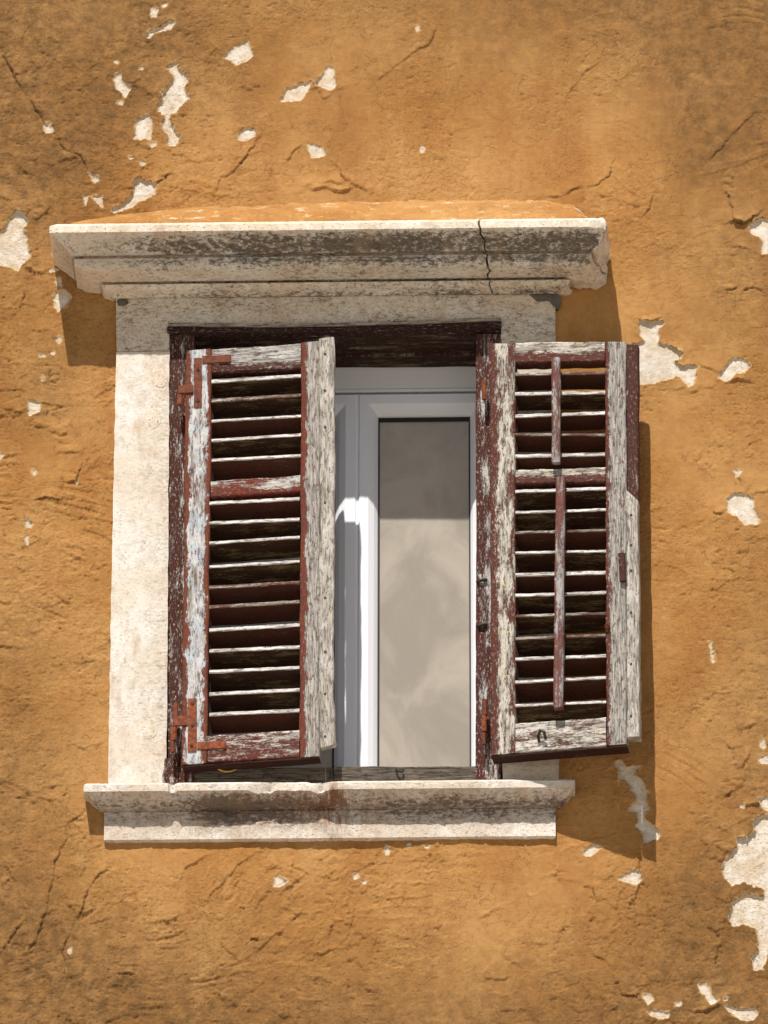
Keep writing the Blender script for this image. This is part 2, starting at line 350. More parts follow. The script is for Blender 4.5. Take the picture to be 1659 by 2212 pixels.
CRACK = [  # (points, lip height mm, groove mm)
 (B([(235,95),(215,155),(185,195),(120,230),(70,275),(0,325),(-30,355)]), 4.5, 2.0),
 (G([(378,150),(350,200),(285,255),(278,320),(240,410),(225,500),(205,600),(175,680),(160,740),(110,810)]), 4, 3.5),
 (G([(500,425),(430,465),(380,525),(360,600),(300,710),(275,790),(278,870),(280,920)]), 4, 2.5),
 (G([(130,645),(70,700),(20,775),(-20,830)]), 4, 3), (G([(0,380),(25,420),(50,465),(0,520)]), 4, 2),
 (A([(0,215),(50,300),(70,350),(130,440),(190,530),(240,580),(280,650),(350,680),(370,720),(420,775)]), 4, 3),
 (A([(0,640),(60,690),(90,740),(150,770)]), 3, 2), (A([(180,500),(215,535)]), 4, 2),
 (A([(915,875),(950,785),(1000,750),(1060,690),(1120,600),(1150,570)]), 4, 2),
 (A([(1405,680),(1465,720),(1475,770),(1520,800),(1580,820),(1600,840)]), 5, 2.5), (A([(1225,720),(1260,670),(1310,625),(1335,630)]), 4, 1.5),
 (A([(1280,260),(1325,320),(1335,350)]), 3, 3), (A([(1480,330),(1540,290),(1550,260)]), 3, 1), (A([(1345,365),(1370,370)]), 5, 3),
 (A([(700,770),(720,765),(680,800)]), 5, 3), (A([(1320,395),(1370,385),(1398,425),(1450,400)]), 6, 2), (A([(560,380),(600,375),(650,395)]), 4, 2),
 (A([(1330,830),(1400,815),(1470,830),(1540,815)]), 6, 1), (A([(1360,800),(1430,790),(1500,800)]), 5, 1),
 (B([(770,480),(810,380),(860,320),(940,260),(960,180)]), 2.5, 1.5), (B([(870,812),(930,800),(975,750),(1005,660)]), 3, 2.5),
 (B([(1040,970),(1100,960),(1150,900),(1175,825)]), 3, 2), (B([(1659,490),(1600,490),(1540,550),(1450,650),(1400,700)]), 4, 2.5),
 (B([(680,858),(760,852),(830,822),(870,812)]), 4, 1.5), (B([(1215,180),(1245,220),(1255,420),(1258,600)]), 2, 0.5), (B([(1480,960),(1560,975),(1600,940),(1659,900)]), 6, 2.5),
 (G([(1550,560),(1530,600),(1525,650),(1510,720),(1470,770),(1420,800)]), 3, 3), (G([(1320,790),(1380,755),(1420,715)]), 3, 1.5), (G([(930,740),(1000,800),(1040,850),(1050,910)]), 3, 2),
 (G([(1250,620),(1280,635),(1255,665)]), 3, 2), (G([(1210,720),(1275,745)]), 3, 2), (G([(1270,380),(1265,430),(1340,465),(1450,480),(1520,470)]), 3, 1.5), (G([(1070,740),(1130,742)]), 4, 3), (G([(920,590),(960,540),(965,480)]), 3, 0.5),
 (E([(268,1400),(260,1480),(262,1560),(235,1640),(245,1700),(240,1760)]), 4, 3), (E([(20,1880),(100,1920),(155,2030),(190,2080),(240,2090),(280,2050)]), 4, 2.5),
 (E([(155,2060),(90,2140),(85,2212)]), 3, 2), (E([(-30,1560),(40,1580),(60,1640)]), 4, 2.5), (E([(-10,1385),(60,1375),(150,1390),(210,1370)]), 4, 2),
 (E([(610,1380),(660,1400),(650,1450),(610,1440)]), 6, 2), (E([(600,1600),(660,1640),(690,1620)]), 6, 2), (E([(650,1800),(640,1850),(620,1900),(610,1950)]), 6, 2), (E([(720,1200),(800,1190),(866,1140)]), 6, 1),(E([(450,2150),(560,2160),(640,2130),(680,2120)]), 6, 1),
 (E([(640,1160),(700,1120),(750,1090),(760,1050)]), 5, 2), (E([(470,1200),(520,1230),(530,1280)]), 4, 2),
 (D([(900,690),(905,760),(945,830)]), 3, 3), (D([(845,640),(930,620)]), 3, 3), (D([(925,645),(1010,630),(1106,655)]), 4, 3.5), (D([(815,30),(880,80),(890,170),(900,230),(960,250),(1000,255)]), 6, 2),
 (D([(860,1980),(800,1975),(760,1950)]), 5, 2.5), (D([(870,2010),(790,2020),(740,2020)]), 5, 2.5), (D([(870,1690),(940,1790),(960,1840)]), 5, 3), (D([(985,1870),(1060,1855),(1106,1850)]), 5, 2.5),
 (D([(680,1090),(740,1105),(805,1145)]), 5, 4), (D([(700,1235),(770,1220),(800,1190)]), 5, 1.5), (D([(600,1235),(670,1250)]), 4, 1.5), (D([(880,1180),(950,1175),(1000,1210)]), 7, 2),
 (D([(920,1410),(930,1440),(970,1445)]), 3, 2.5), (D([(790,1560),(850,1565)]), 3, 2.5),(D([(830,1530),(835,1570)]), 3, 2.5), (D([(850,370),(1000,400),(1106,440)]), 4, 0.5), (D([(800,250),(900,230),(1000,260)]), 6, 1), (D([(340,815),(400,830),(470,800),(475,770)]), 5, 3),
 (Cc([(100,760),(135,725),(215,755)]), 3, 3), (Cc([(135,725),(145,640)]), 3, 2.5), (Cc([(0,755),(100,740)]), 3, 1), (Cc([(160,895),(250,885),(330,855)]), 4, 1),
 (Cc([(0,1355),(60,1365),(170,1385)]), 5, 2.5), (Cc([(245,1395),(320,1360),(380,1340)]), 5, 2), (Cc([(330,1500),(370,1515),(410,1495)]), 6, 1), (Cc([(300,1650),(360,1615),(430,1620),(510,1610)]), 4, 2),
 (Cc([(160,1900),(270,1890),(440,1900)]), 5, 2.5), (Cc([(370,1800),(450,1785),(490,1720),(495,1640)]), 5, 2.5), (Cc([(580,1990),(590,2020),(650,2030)]), 4, 2.5), (Cc([(120,500),(180,520),(280,540)]), 8, 1), (Cc([(100,2020),(155,2030)]), 4, 2),
 (Cc([(180,210),(215,215),(270,180)]), 5, 2.5), (A([(130,935),(190,930),(240,880)]), 4, 2),
 (A([(850,340),(860,300),(930,210),(965,250)]), 3, 0.5), (A([(170,700),(230,720),(280,690),(350,680)]), 4, 1),
 (E([(590,800),(610,770)]), 2, 2), (E([(700,1010),(740,1000),(770,960),(800,900)]), 5, 1.5), (E([(720,830),(780,820),(830,800)]), 4, 1),
]
_r = random.Random(11)
for _ in range(260):
    x, y = _r.uniform(-20, 1680), _r.uniform(-20, 2230)
    if 240 < x < 1400 and 440 < y < 1830: continue
    wgt = 0.25 + 0.75*(x < 320) + 0.45*(y > 1850) + 0.4*(x > 1500 and y > 1700) + 0.3*(y < 430 and x < 800)
    if _r.random() > wgt: continue
    a_ = _r.gauss(0.1, 0.55); L_ = _r.uniform(10, 55); n_ = _r.randint(2, 4); pts_ = [(x, y)]
    for _k in range(n_):
        a_ += _r.gauss(0, 0.55); x += L_/n_*math.cos(a_); y += L_/n_*math.sin(a_); pts_.append((x, y))
    CRACK.append((pts_, _r.uniform(1.5, 4.5), _r.uniform(0.3, 2.6)))
CRACKLE = [D([(640,1600),(830,1610),(830,1720),(650,1710)]), E([(560,1950),(680,1960),(660,2060),(560,2050)]), Cc([(230,1040),(380,1060),(390,1240),(220,1240)]), B([(1440,720),(1520,730),(1510,860),(1450,850)]), E([(590,1340),(720,1340),(690,1420),(600,1470)]), E([(590,1560),(700,1580),(690,1680),(620,1700)]), Cc([(250,1360),(400,1350),(420,1510),(300,1520)]), Cc([(470,1620),(600,1620),(600,1790),(460,1790)]), E([(640,940),(800,930),(800,1100),(640,1120)])]

def build_wall():
    h = 0.0032
    def axis(c, half, lo, hi):
        a = list(np.arange(c-half, c+half+h/2, h)); s = h; x = a[-1]
        while x < hi: s = min(s*1.25, 0.25); x += s; a.append(x)
        s = h; x = a[0]; pre = []
        while x > lo: s = min(s*1.25, 0.25); x -= s; pre.append(x)
        return np.array(pre[::-1] + a)
    xs = axis(0.0, 1.13, -7, 7); zs = axis(ZC, 1.62, -0.05, ZC+4.5)
    NX, NZ = len(xs), len(zs)
    X, Z = np.meshgrid(xs, zs)
    z0 = Z - ZC
    warpx = fbm(X, z0, 28, 3, 5)*0.010 + fbm(X, z0, 90, 2, 8)*0.004
    warpz = fbm(X, z0, 28, 3, 55)*0.010 + fbm(X, z0, 90, 2, 58)*0.004
    big = fbm(X, z0, 1.6, 3, 1); med = fbm(X, z0, 9, 4, 2); 
    rough = sst(-0.35, 0.35, fbm(X, z0, 2.3, 3, 3) + 0.30*sst(-0.2, -1.0, X) + 0.25*sst(0.7, 1.0, X)*sst(0.2, -1.2, z0) + 0.2*sst(-0.8,-1.3,z0) - 0.25*sst(0.3,1.2,X)*sst(0.1,0.8,z0))
    Y = big*0.010 + med*0.0035*(0.25+rough)
    # trowel strokes: fields of slanted ridges
    ang = fbm(X, z0, 1.4, 2, 31)*1.1
    u = X*np.cos(ang) + z0*np.sin(ang); v = -X*np.sin(ang) + z0*np.cos(ang)
    Y += noise2(u*6+fbm(X, z0, 12, 2, 46)*0.8, v*58, 40)*0.0009*sst(0.1, 0.45, fbm(X, z0, 2.6, 2, 44))
    def ridges(a0, fu, fv, seed, amp, mask):
        an = a0 + fbm(X, z0, 1.1, 2, seed)*0.9
        uu = X*np.cos(an) + z0*np.sin(an) + warpx*1.2; vv = -X*np.sin(an) + z0*np.cos(an) + warpz*1.2
        n = noise2(uu*fu, vv*fv, seed+1)
        r = np.exp(-np.abs(n)/0.055)*np.sign(0.3+noise2(uu*fu*0.5, vv*fv*0.5, seed+2)) + 0.8*sst(-0.02, 0.02, n)
        return r*amp*mask*sst(-0.1, 0.35, fbm(X, z0, 7, 2, seed+5))
    low = sst(-0.55, -0.9, z0)
    Y += ridges(0.55, 5, 22, 410, 0.0030, low*sst(0.5, -0.4, X)+0.15)
    Y += ridges(-0.35, 4, 17, 430, 0.0026, low*sst(-0.6, 0.2, X)+0.25*sst(0.2, 0.6, z0))
    Y += ridges(0.05, 6, 26, 450, 0.0028, sst(-0.6, -0.85, X)*sst(-0.9, -0.4, z0)*sst(0.9, 0.4, z0)+0.1)
    Y += ridges(1.45, 4, 16, 470, 0.0017, sst(0.3, 0.8, X)*sst(0.3, 0.8, z0)+0.05)
    Y += fbm(X, z0*1.5, 26, 4, 9)*0.0010*(0.15+rough)
    Y += fbm(X, z0*1.6, 110, 3, 12)*0.0006*(0.2+0.9*rough)
    # short flaked hollows with a sharp upper edge
    hl = fbm(X+warpx, (z0+warpz)*2.1, 30, 4, 13, 0.6)
    Y -= sst(0.26, 0.33, hl)*0.0022*sst(0.25, 0.75, rough + 0.5*fbm(X, z0, 5, 2, 15))
    hl = fbm(X*0.7+warpx, (z0+warpz)*2.6, 62, 3, 14, 0.6)
    Y -= sst(0.33, 0.42, hl)*0.0021*(0.3+rough)
    # lifted edges of old coats
    def terrace(f, seed, amp, mask):
        n = fbm(X + warpx*1.5, (z0+warpz*1.5)*1.3, f, 4, seed, 0.55)
        s = sst(-0.004, 0.004, n)
        lip = np.exp(-np.clip(n, 0, 9)/0.07)*s
        return (s*0.6 + lip)*amp*mask
    Y += terrace(4.2, 70, 0.0018, sst(0.25, 0.8, rough)*sst(0.05, 0.3, fbm(X, z0, 3.3, 2, 71)+0.1))
    Y += terrace(9.0, 80, 0.0016, sst(0.35, 0.9, rough)*sst(0.0, 0.25, fbm(X, z0, 4.1, 2, 81)))
    # cracks
    def win(pts, pad):
        q = np.array([(P(x, y).x, P(x, y).z) for x, y in pts])
        i0, i1 = np.searchsorted(xs, [q[:,0].min()-pad, q[:,0].max()+pad]); j0, j1 = np.searchsorted(zs, [q[:,1].min()-pad, q[:,1].max()+pad])
        return q, slice(max(j0,0), j1+1), slice(max(i0,0), i1+1)
    crk_ = np.full(X.shape, 0.05)
    for ci, (pts, lip, groove) in enumerate(CRACK):
        q, sj, si = win(pts, 0.06)
        x = X[sj, si] + warpx[sj, si]*0.9; z = Z[sj, si] + warpz[sj, si]*0.9
        if x.size == 0: continue
        best = np.full(x.shape, 9.0); side = np.zeros(x.shape)
        for a, b in zip(q[:-1], q[1:]):
            d = b-a; L = float(d@d)+1e-12
            t = np.clip(((x-a[0])*d[0] + (z-a[1])*d[1])/L, 0, 1)
            dx = x-a[0]-t*d[0]; dz = z-a[1]-t*d[1]; dd = np.hypot(dx, dz)
            c = np.sign(d[0]*(z-a[1]) - d[1]*(x-a[0]))
            up = c if d[0] >= 0 else -c
            mk = dd < best; best = np.where(mk, dd, best); side = np.where(mk, up, side)
        e0 = np.hypot(x-q[0][0], z-q[0][1]); e1 = np.hypot(x-q[-1][0], z-q[-1][1])
        fade = sst(0, min(0.03, 0.35*np.hypot(*(q[-1]-q[0]))+1e-4), np.minimum(e0, e1))
        md = 0.45 + 0.55*sst(-0.25, 0.3, fbm(x, z, 14, 2, 300+ci))
        lipz = np.where(side > 0, np.exp(-best/0.018), 0.25*np.exp(-best/0.008))*lip*0.001
        gr = np.exp(-(best/0.0030)**2)*groove*0.0013
        Y[sj, si] += (lipz*1.5 - gr)*fade*md
        crk_[sj, si] = np.minimum(crk_[sj, si], best + 0.004*(1-fade*md) + 0.0018*max(0, 2.6-groove))
    for pts in CRACKLE:
        q, sj, si = win(pts, 0.05)
        x = X[sj, si] + warpx[sj, si]*1.5; z = (Z[sj, si] + warpz[sj, si]*1.5)
        if x.size == 0: continue
        c = q.mean(0); rad = (q.max(0)-q.min(0))/2
        mk = sst(1.25, 0.6, np.hypot((x-c[0])/rad[0], (z-c[1])/rad[1]))
        cell = 0.030; gx = np.floor(x/cell); gz = np.floor(z/cell); f1 = np.full(x.shape, 9.0); f2 = f1.copy()
        for i in (-1, 0, 1):
            for j in (-1, 0, 1):
                hx = _h(gx+i, gz+j, 5)/6.2832; hz = _h(gx+i, gz+j, 9)/6.2832
                dd = np.hypot(x-(gx+i+hx)*cell, z-(gz+j+hz)*cell)
                f2 = np.where(dd < f1, f1, np.minimum(f2, dd)); f1 = np.minimum(f1, dd)
        ed = f2-f1
        mk = mk*sst(-0.15, 0.2, fbm(x, z, 16, 2, 77))
        crk_[sj, si] = np.minimum(crk_[sj, si], ed*0.9 + 0.0012 + 0.006*(1-mk))
        Y[sj, si] += mk*(0.0026*sst(0, 0.014, ed) - 0.0018*np.exp(-(ed/0.0028)**2))
    # peeled patches: signed distance, negative inside
    psc = np.ones(X.shape); bare = np.full(X.shape, 0.08); owner = np.full(X.shape, -1, int)
    for pi, pts in enumerate(PATCH):
        q, sj, si = win(pts, 0.07)
        sc = min(1.0, 0.25 + max(q.max(0)-q.min(0))*6)
        x = X[sj, si] + warpx[sj, si]*sc; z = Z[sj, si] + warpz[sj, si]*sc
        if x.size == 0: continue
        best = np.full(x.shape, 9.0); inside = np.zeros(x.shape, bool)
        for a, b in zip(q, np.roll(q, -1, 0)):
            d = b-a; L = float(d@d)+1e-12
            t = np.clip(((x-a[0])*d[0] + (z-a[1])*d[1])/L, 0, 1)
            best = np.minimum(best, np.hypot(x-a[0]-t*d[0], z-a[1]-t*d[1]))
            cr = (a[1] > z) != (b[1] > z)
            inside ^= cr & (x < (b[0]-a[0])*(z-a[1])/(b[1]-a[1] if b[1] != a[1] else 1e-9) + a[0])
        sd = np.where(inside, -best, best) - 0.0018
        cur = bare[sj, si]; mk = sd < cur
        bare[sj, si] = np.where(mk, sd, cur)
        psc[sj, si] = np.where(mk & (sd < 0.03), sc*sc, psc[sj, si])
        owner[sj, si] = np.where(mk & (sd < 0), pi, owner[sj, si])
    # scattered losses outside the picture, so the wall goes on as it is
    outside = sst(1.12, 1.3, np.abs(X)) + sst(1.55, 1.8, np.abs(z0))
    far = (0.42 - fbm(X+warpx, z0+warpz, 3.1, 4, 500))*0.12 + 0.2*(1-np.clip(outside, 0, 1))
    bare = np.minimum(bare, far)
    lipn = 0.35 + 0.65*sst(-0.3, 0.4, fbm(X, z0, 11, 2, 90))
    Y += np.where(bare > 0, np.exp(-bare/0.016)*0.0062*lipn*(0.15+0.85*psc), 0)
    ins = sst(0.0005, -0.0022, bare)
    flat = big*0.009 + fbm(X, z0, 50, 3, 95)*0.0016 - 0.0042
    dp = ins*(0.25+0.75*psc)
    Y = Y*(1-dp) + flat*dp
    # keep the plaster just behind the stone trim
    def blob(cx, cy, rx, ry, a, seed=0):
        c = P(cx, cy); return a*np.exp(-((X-c.x)*S/rx)**2 - ((Z-c.z)*S*0.906/ry)**2)
    grime_vignette = blob(190, 230, 150, 190, .55)+blob(60, 90, 260, 160, .45)+blob(330, 60, 200, 90, .35)+blob(1590, 120, 160, 220, .75)+blob(1300, -20, 400, 110, .5)+blob(1500, 330, 60, 100, .4)+blob(20, 330, 160, 200, .35)
    grime_vignette += blob(0, 2180, 330, 220, .50)+blob(500, 2230, 500, 130, .40)+blob(1640, 2170, 330, 260, .60)+blob(1100, 2260, 500, 110, .35)+blob(1480, 1890, 110, 120, .30)+blob(20, 1500, 90, 420, .25)+blob(100, 830, 60, 110, .35)+blob(1650, 1300, 90, 500, .25)
    grime_vignette += 0.50*sst(0.60, 1.0, np.abs(X))*sst(0.0, 0.9, np.abs(z0)) + 0.42*sst(0.9, 1.5, np.abs(z0))  # lens vignette painted into the plaster colour, darker towards borders and corners
    grime_vignette = np.clip(grime_vignette, 0, 0.95) + 0.18*sst(0.0, 0.5, fbm(X, z0, 2.0, 3, 600))
    grime_vignette = np.clip(grime_vignette + 0.35*np.clip(outside, 0, 1), 0, 1)
    co = np.stack([X, -Y, Z], -1).reshape(-1, 3).astype(np.float32)
    idx = np.arange(NX*NZ).reshape(NZ, NX)
    f = np.stack([idx[:-1, :-1], idx[:-1, 1:], idx[1:, 1:], idx[1:, :-1]], -1)
    a = P(285, 1780); b = P(1165, 560)
    cx = (xs[:-1]+xs[1:])/2; cz = (zs[:-1]+zs[1:])/2
    hole = ((cx > a.x) & (cx < b.x))[None, :] & ((cz > a.z) & (cz < b.z))[:, None]
    own = np.where(ins[:-1, :-1] > 0.5, owner[:-1, :-1], -1)
    def make(name, sel, parent):
        ff = f[sel]
        if len(ff) == 0: return None
        used, inv = np.unique(ff.ravel(), return_inverse=True)
        me = bpy.data.meshes.new(name)
        me.vertices.add(len(used)); me.vertices.foreach_set('co', co[used].ravel())
        me.loops.add(len(inv)); me.loops.foreach_set('vertex_index', inv.astype(np.int32))
        me.polygons.add(len(ff)); me.polygons.foreach_set('loop_start', np.arange(0, len(inv), 4, dtype=np.int32))
        me.polygons.foreach_set('use_smooth', np.ones(len(ff), bool))
        for nm, arr in (('bare', bare), ('grime_vignette', grime_vignette), ('crack', crk_), ('rough', rough)):
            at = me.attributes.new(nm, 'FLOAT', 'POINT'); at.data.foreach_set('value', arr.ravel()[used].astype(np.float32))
        me.update(); me.validate()
        return link(name, me, M_WALL, parent)
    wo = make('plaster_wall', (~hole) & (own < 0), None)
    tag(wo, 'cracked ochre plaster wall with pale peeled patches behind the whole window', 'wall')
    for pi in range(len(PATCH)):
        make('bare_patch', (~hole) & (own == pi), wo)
    return xs, zs, X, Z, Y
WALL = build_wall()

# ------------------------------------------------------------------ mesh builders for trim and timber
def grid_mesh(name, V, mat, parent=None, closed=False, attrs=None, smooth=True, caps=False):
    """V: array (rows, cols, 3)"""
    r, c = V.shape[:2]
    idx = np.arange(r*c).reshape(r, c)
    fs = []
    for i in range(r-1):
        for j in range(c-1): fs.append((idx[i, j], idx[i, j+1], idx[i+1, j+1], idx[i+1, j]))
        if closed: fs.append((idx[i, c-1], idx[i, 0], idx[i+1, 0], idx[i+1, c-1]))
    if caps: fs.append(tuple(idx[0, ::-1])); fs.append(tuple(idx[-1, :]))
    me = bpy.data.meshes.new(name); me.from_pydata(V.reshape(-1, 3).tolist(), [], [tuple(int(q) for q in f) for f in fs])
    for nm, arr in (attrs or {}).items():
        at = me.attributes.new(nm, 'FLOAT', 'POINT'); at.data.foreach_set('value', np.asarray(arr, np.float32).ravel())
    bm = bmesh.new(); bm.from_mesh(me); bmesh.ops.recalc_face_normals(bm, faces=bm.faces); bm.to_mesh(me); bm.free()
    o = link(name, me, mat, parent, smooth)
    if smooth:
        md = me; 
        try: md.set_sharp_from_angle(angle=math.radians(38))
        except Exception: pass
    return o

_off = [0.0]
def plank(name, mapf, a, l, n, mat, parent=None, along='v', seg=14, jit=0.6, ch=2.0, mm=1.0, round_=False, bow=None, taper=None):
    """a bar with chamfered corners; a=(lo,hi) across, l=(lo,hi) along, n=(back,front) in the frame given by mapf.
       mm = metres per along unit when mapf uses fractions. jit: wander of the edges"""
    a0, a1 = a; l0, l1 = l; n0, n1 = n
    _off[0] += 1.37
    rnd = random.Random(int(_off[0]*1000))
    if round_:
        ring = [((a0+a1)/2 + (a1-a0)/2*math.cos(t), (n0+n1)/2 + (n1-n0)/2*math.sin(t)) for t in [i*2*math.pi/10 for i in range(10)]]
    else:
        ca = ch/(mm_a(mapf)); cn = ch
        ca = min(ca, (a1-a0)*0.3); cn = min(cn, (n1-n0)*0.3)
        m_ = (a0+a1)/2
        ring = [(a0+ca, n1), (m_, n1), (a1-ca, n1), (a1, n1-cn), (a1, n0+cn), (a1-ca, n0), (a0+ca, n0), (a0, n0+cn), (a0, n1-cn)]
    c = len(ring); V = np.zeros((seg+1, c, 3)); UV = np.zeros((seg+1, c, 2)); AC = np.zeros((seg+1, c))
    ja = jit/mm_a(mapf)
    ph = rnd.uniform(0, 99)
    for i in range(seg+1):
        t = i/seg; lv = l0 + (l1-l0)*t
        for j, (av, nv) in enumerate(ring):
            sidek = 1 if av > (a0+a1)/2 else 0
            dj = float(noise2(np.array(t*seg*0.35+ph), np.array(sidek*7.3+j*0.05), 3))*ja*1.6
            dn = float(noise2(np.array(t*seg*0.3+ph+40), np.array(j*0.21), 4))*jit*0.8
            aa = av + dj; nn = nv + dn
            if bow: nn += bow(t)
            if taper: aa = aa + taper(t, sidek)
            ll = lv
            if i in (0, seg): ll += float(noise2(np.array(av*mm_a(mapf)*0.12+ph), np.array(0.5+i), 6))*jit*0.8/mm_l(mapf)
            V[i, j] = mapf(aa, ll, nn) if along == 'v' else mapf(ll, aa, nn)
            UV[i, j] = ((av-a0)*mm_a(mapf)/S + (n1-nv)/S + _off[0], lv*mm_l(mapf)/S + _off[0]*0.3)
            AC[i, j] = (av-a0)/(a1-a0+1e-9)
    me = bpy.data.meshes.new(name)
    idx = np.arange((seg+1)*c).reshape(seg+1, c)
    fs = [(int(idx[i, j]), int(idx[i, (j+1) % c]), int(idx[i+1, (j+1) % c]), int(idx[i+1, j])) for i in range(seg) for j in range(c)]
    fs += [tuple(int(q) for q in idx[0, ::-1]), tuple(int(q) for q in idx[-1])]
    me.from_pydata(V.reshape(-1, 3).tolist(), [], fs)
    at = me.attributes.new('across', 'FLOAT', 'POINT'); at.data.foreach_set('value', AC.ravel().astype(np.float32))
    bm = bmesh.new(); bm.from_mesh(me); bmesh.ops.recalc_face_normals(bm, faces=bm.faces); bm.to_mesh(me); bm.free()
    uvl = me.uv_layers.new(name='UVMap'); fu = UV.reshape(-1, 2)
    for lp in me.loops: uvl.data[lp.index].uv = fu[lp.vertex_index]
    o = link(name, me, mat, parent, round_)
    if round_:
        try: me.set_sharp_from_angle(angle=math.radians(50))
        except Exception: pass
    return o
class Frame:
    """map from (across/along picture units or fractions, outward units) to the world"""
    def __init__(s, f, ma=1.0, ml=1.0): s.f = f; s.ma = ma; s.ml = ml
    def __call__(s, x, y, n): return s.f(x, y, n)
def mm_a(f): return f.ma
def mm_l(f): return f.ml
def flat(e0):
    """picture x, y on the plane e0 in front of the wall; n pushes straight out from that plane"""
    def f(x, y, n):
        p = P(x, y, e0); return (p.x, p.y - n/S, p.z)
    return Frame(f)
def swap(fr, kind):
    g = Frame(fr.f, fr.ma, fr.ml); return g

def wbox(name, x0, x1, z0, z1, y0, y1, mat, parent, bev=0.002, attrs=None):
    """axis-aligned block in world metres with bevelled edges"""
    bm = bmesh.new()
    bmesh.ops.create_cube(bm, size=1)
    for v in bm.verts:
        v.co = Vector((x0+(v.co.x+.5)*(x1-x0), y0+(v.co.y+.5)*(y1-y0), z0+(v.co.z+.5)*(z1-z0)))
    if bev: bmesh.ops.bevel(bm, geom=bm.edges[:], offset=bev, segments=2, affect='EDGES', profile=0.6)
    me = bpy.data.meshes.new(name); bm.to_mesh(me); bm.free()
    return link(name, me, mat, parent)

def tube(name, pts, r, mat, parent=None, seg=8):
    pts = [Vector(p) for p in pts]; V = np.zeros((len(pts), seg, 3))
    for i, p in enumerate(pts):
        d = (pts[min(i+1, len(pts)-1)] - pts[max(i-1, 0)]).normalized()
        a = d.cross(Vector((0.3, 1, 0.2))).normalized(); b = d.cross(a)
        for j in range(seg):
            t = j*2*math.pi/seg; V[i, j] = p + (a*math.cos(t)+b*math.sin(t))*r
    return grid_mesh(name, V, mat, parent, closed=True, caps=True)

# ------------------------------------------------------------------ moulded stone: cornice and sill
def moulding(name, prof, refx, refy, xl, xr, backl, backr, mat, parent, erode=1.0, dirtf=None, rustf=None, cut0=None, cut1=None, step=0.006, mitre=0.9, topback=None, chips=()):
    """prof: (e, picture y at refx). The section runs along the wall and returns to it at the ends.
       cut0/cut1: jagged break lines x(i) instead of a return."""
    pts = [(e, P(refx, y, e).z) for e, y in prof]
    fine = []
    for (e0, z0), (e1, z1) in zip(pts[:-1], pts[1:]):
        n = max(1, int(math.hypot((e1-e0)/S, z1-z0)/0.007))
        for k in range(n): fine.append((e0+(e1-e0)*k/n, z0+(z1-z0)*k/n))
    fine.append(pts[-1])
    emax = max(e for e, _ in fine); n = len(fine)
    ef = np.array([e for e, _ in fine]); zf = np.array([z for _, z in fine])
    L = np.array([xl + (mitre(e) if callable(mitre) else mitre*(emax-e))/S for e in ef]) if cut0 is None else np.array([cut0(i/(n-1)) for i in range(n)])
    Rr = np.array([xr - mitre*(emax-e)/S for e in ef]) if cut1 is None else np.array([cut1(i/(n-1)) for i in range(n)])
    ns = max(6, int((xr-xl)/step))
    rows = []; es = []
    if cut0 is None:
        for k in range(6): t = k/6; rows.append(np.stack([L + backl*(1-t), -(ef*t)/S, zf], -1)); es.append(0)
    for k in range(ns+1):
        t = k/ns; rows.append(np.stack([L+(Rr-L)*t, -ef/S, zf], -1))
    if cut1 is None:
        for k in range(1, 9):
            t = 1-k/8; b = backr if callable(backr) else (lambda s: backr)
            rows.append(np.stack([Rr + np.array([b(i/(n-1)) for i in range(n)])*(1-t), -(ef*t)/S, zf], -1))
    V = np.array(rows)
    X = V[..., 0]; Zz = V[..., 2] - ZC
    s = np.cumsum(np.hypot(np.diff(ef, prepend=ef[0])/S, np.diff(zf, prepend=zf[0])))
    Q = np.broadcast_to(s, X.shape)
    d = (fbm(X, Q, 18, 3, 21)*0.0035 + fbm(X, Q, 80, 2, 22)*0.0014)*erode
    pit = sst(0.30, 0.5, fbm(X, Q, 40, 3, 23))*0.0045*erode
    V[..., 1] += d*0.8 + pit*0.8; V[..., 2] += d*0.5
    for (cx, cw, i0, i1, dep) in chips:
        mx = np.exp(-((X-cx)/cw)**4)*sst(i0-0.05, i0+0.05, np.broadcast_to(np.linspace(0, 1, n), X.shape))*sst(i1+0.05, i1-0.05, np.broadcast_to(np.linspace(0, 1, n), X.shape))
        mx = mx*(0.55+0.9*np.clip(fbm(X, Q, 45, 3, 29)+0.3, 0, 1))
        V[..., 1] += mx*dep; V[..., 2] -= mx*dep*0.35
    attrs = {'dirt': (dirtf(np.broadcast_to(np.linspace(0, 1, n), X.shape), X) if dirtf else np.full(X.shape, 0.3))}
    if rustf is not None: attrs['rust'] = rustf(np.broadcast_to(np.linspace(0, 1, n), X.shape), X)
    return V, attrs, ef, zf, L, Rr

def finish_moulding(name, V, attrs, mat, parent):
    # close the top and bottom back to the wall and the ends
    r, c = V.shape[:2]
    ins = 0.02
    top = V[:, :1].copy(); top[..., 1] = ins
    bot = V[:, -1:].copy(); bot[..., 1] = ins
    VV = np.concatenate([top, V, bot], 1)
    at = {k: np.concatenate([a[:, :1], a, a[:, -1:]], 1) for k, a in attrs.items()}
    return grid_mesh(name, VV, mat, parent, caps=True, attrs=at)

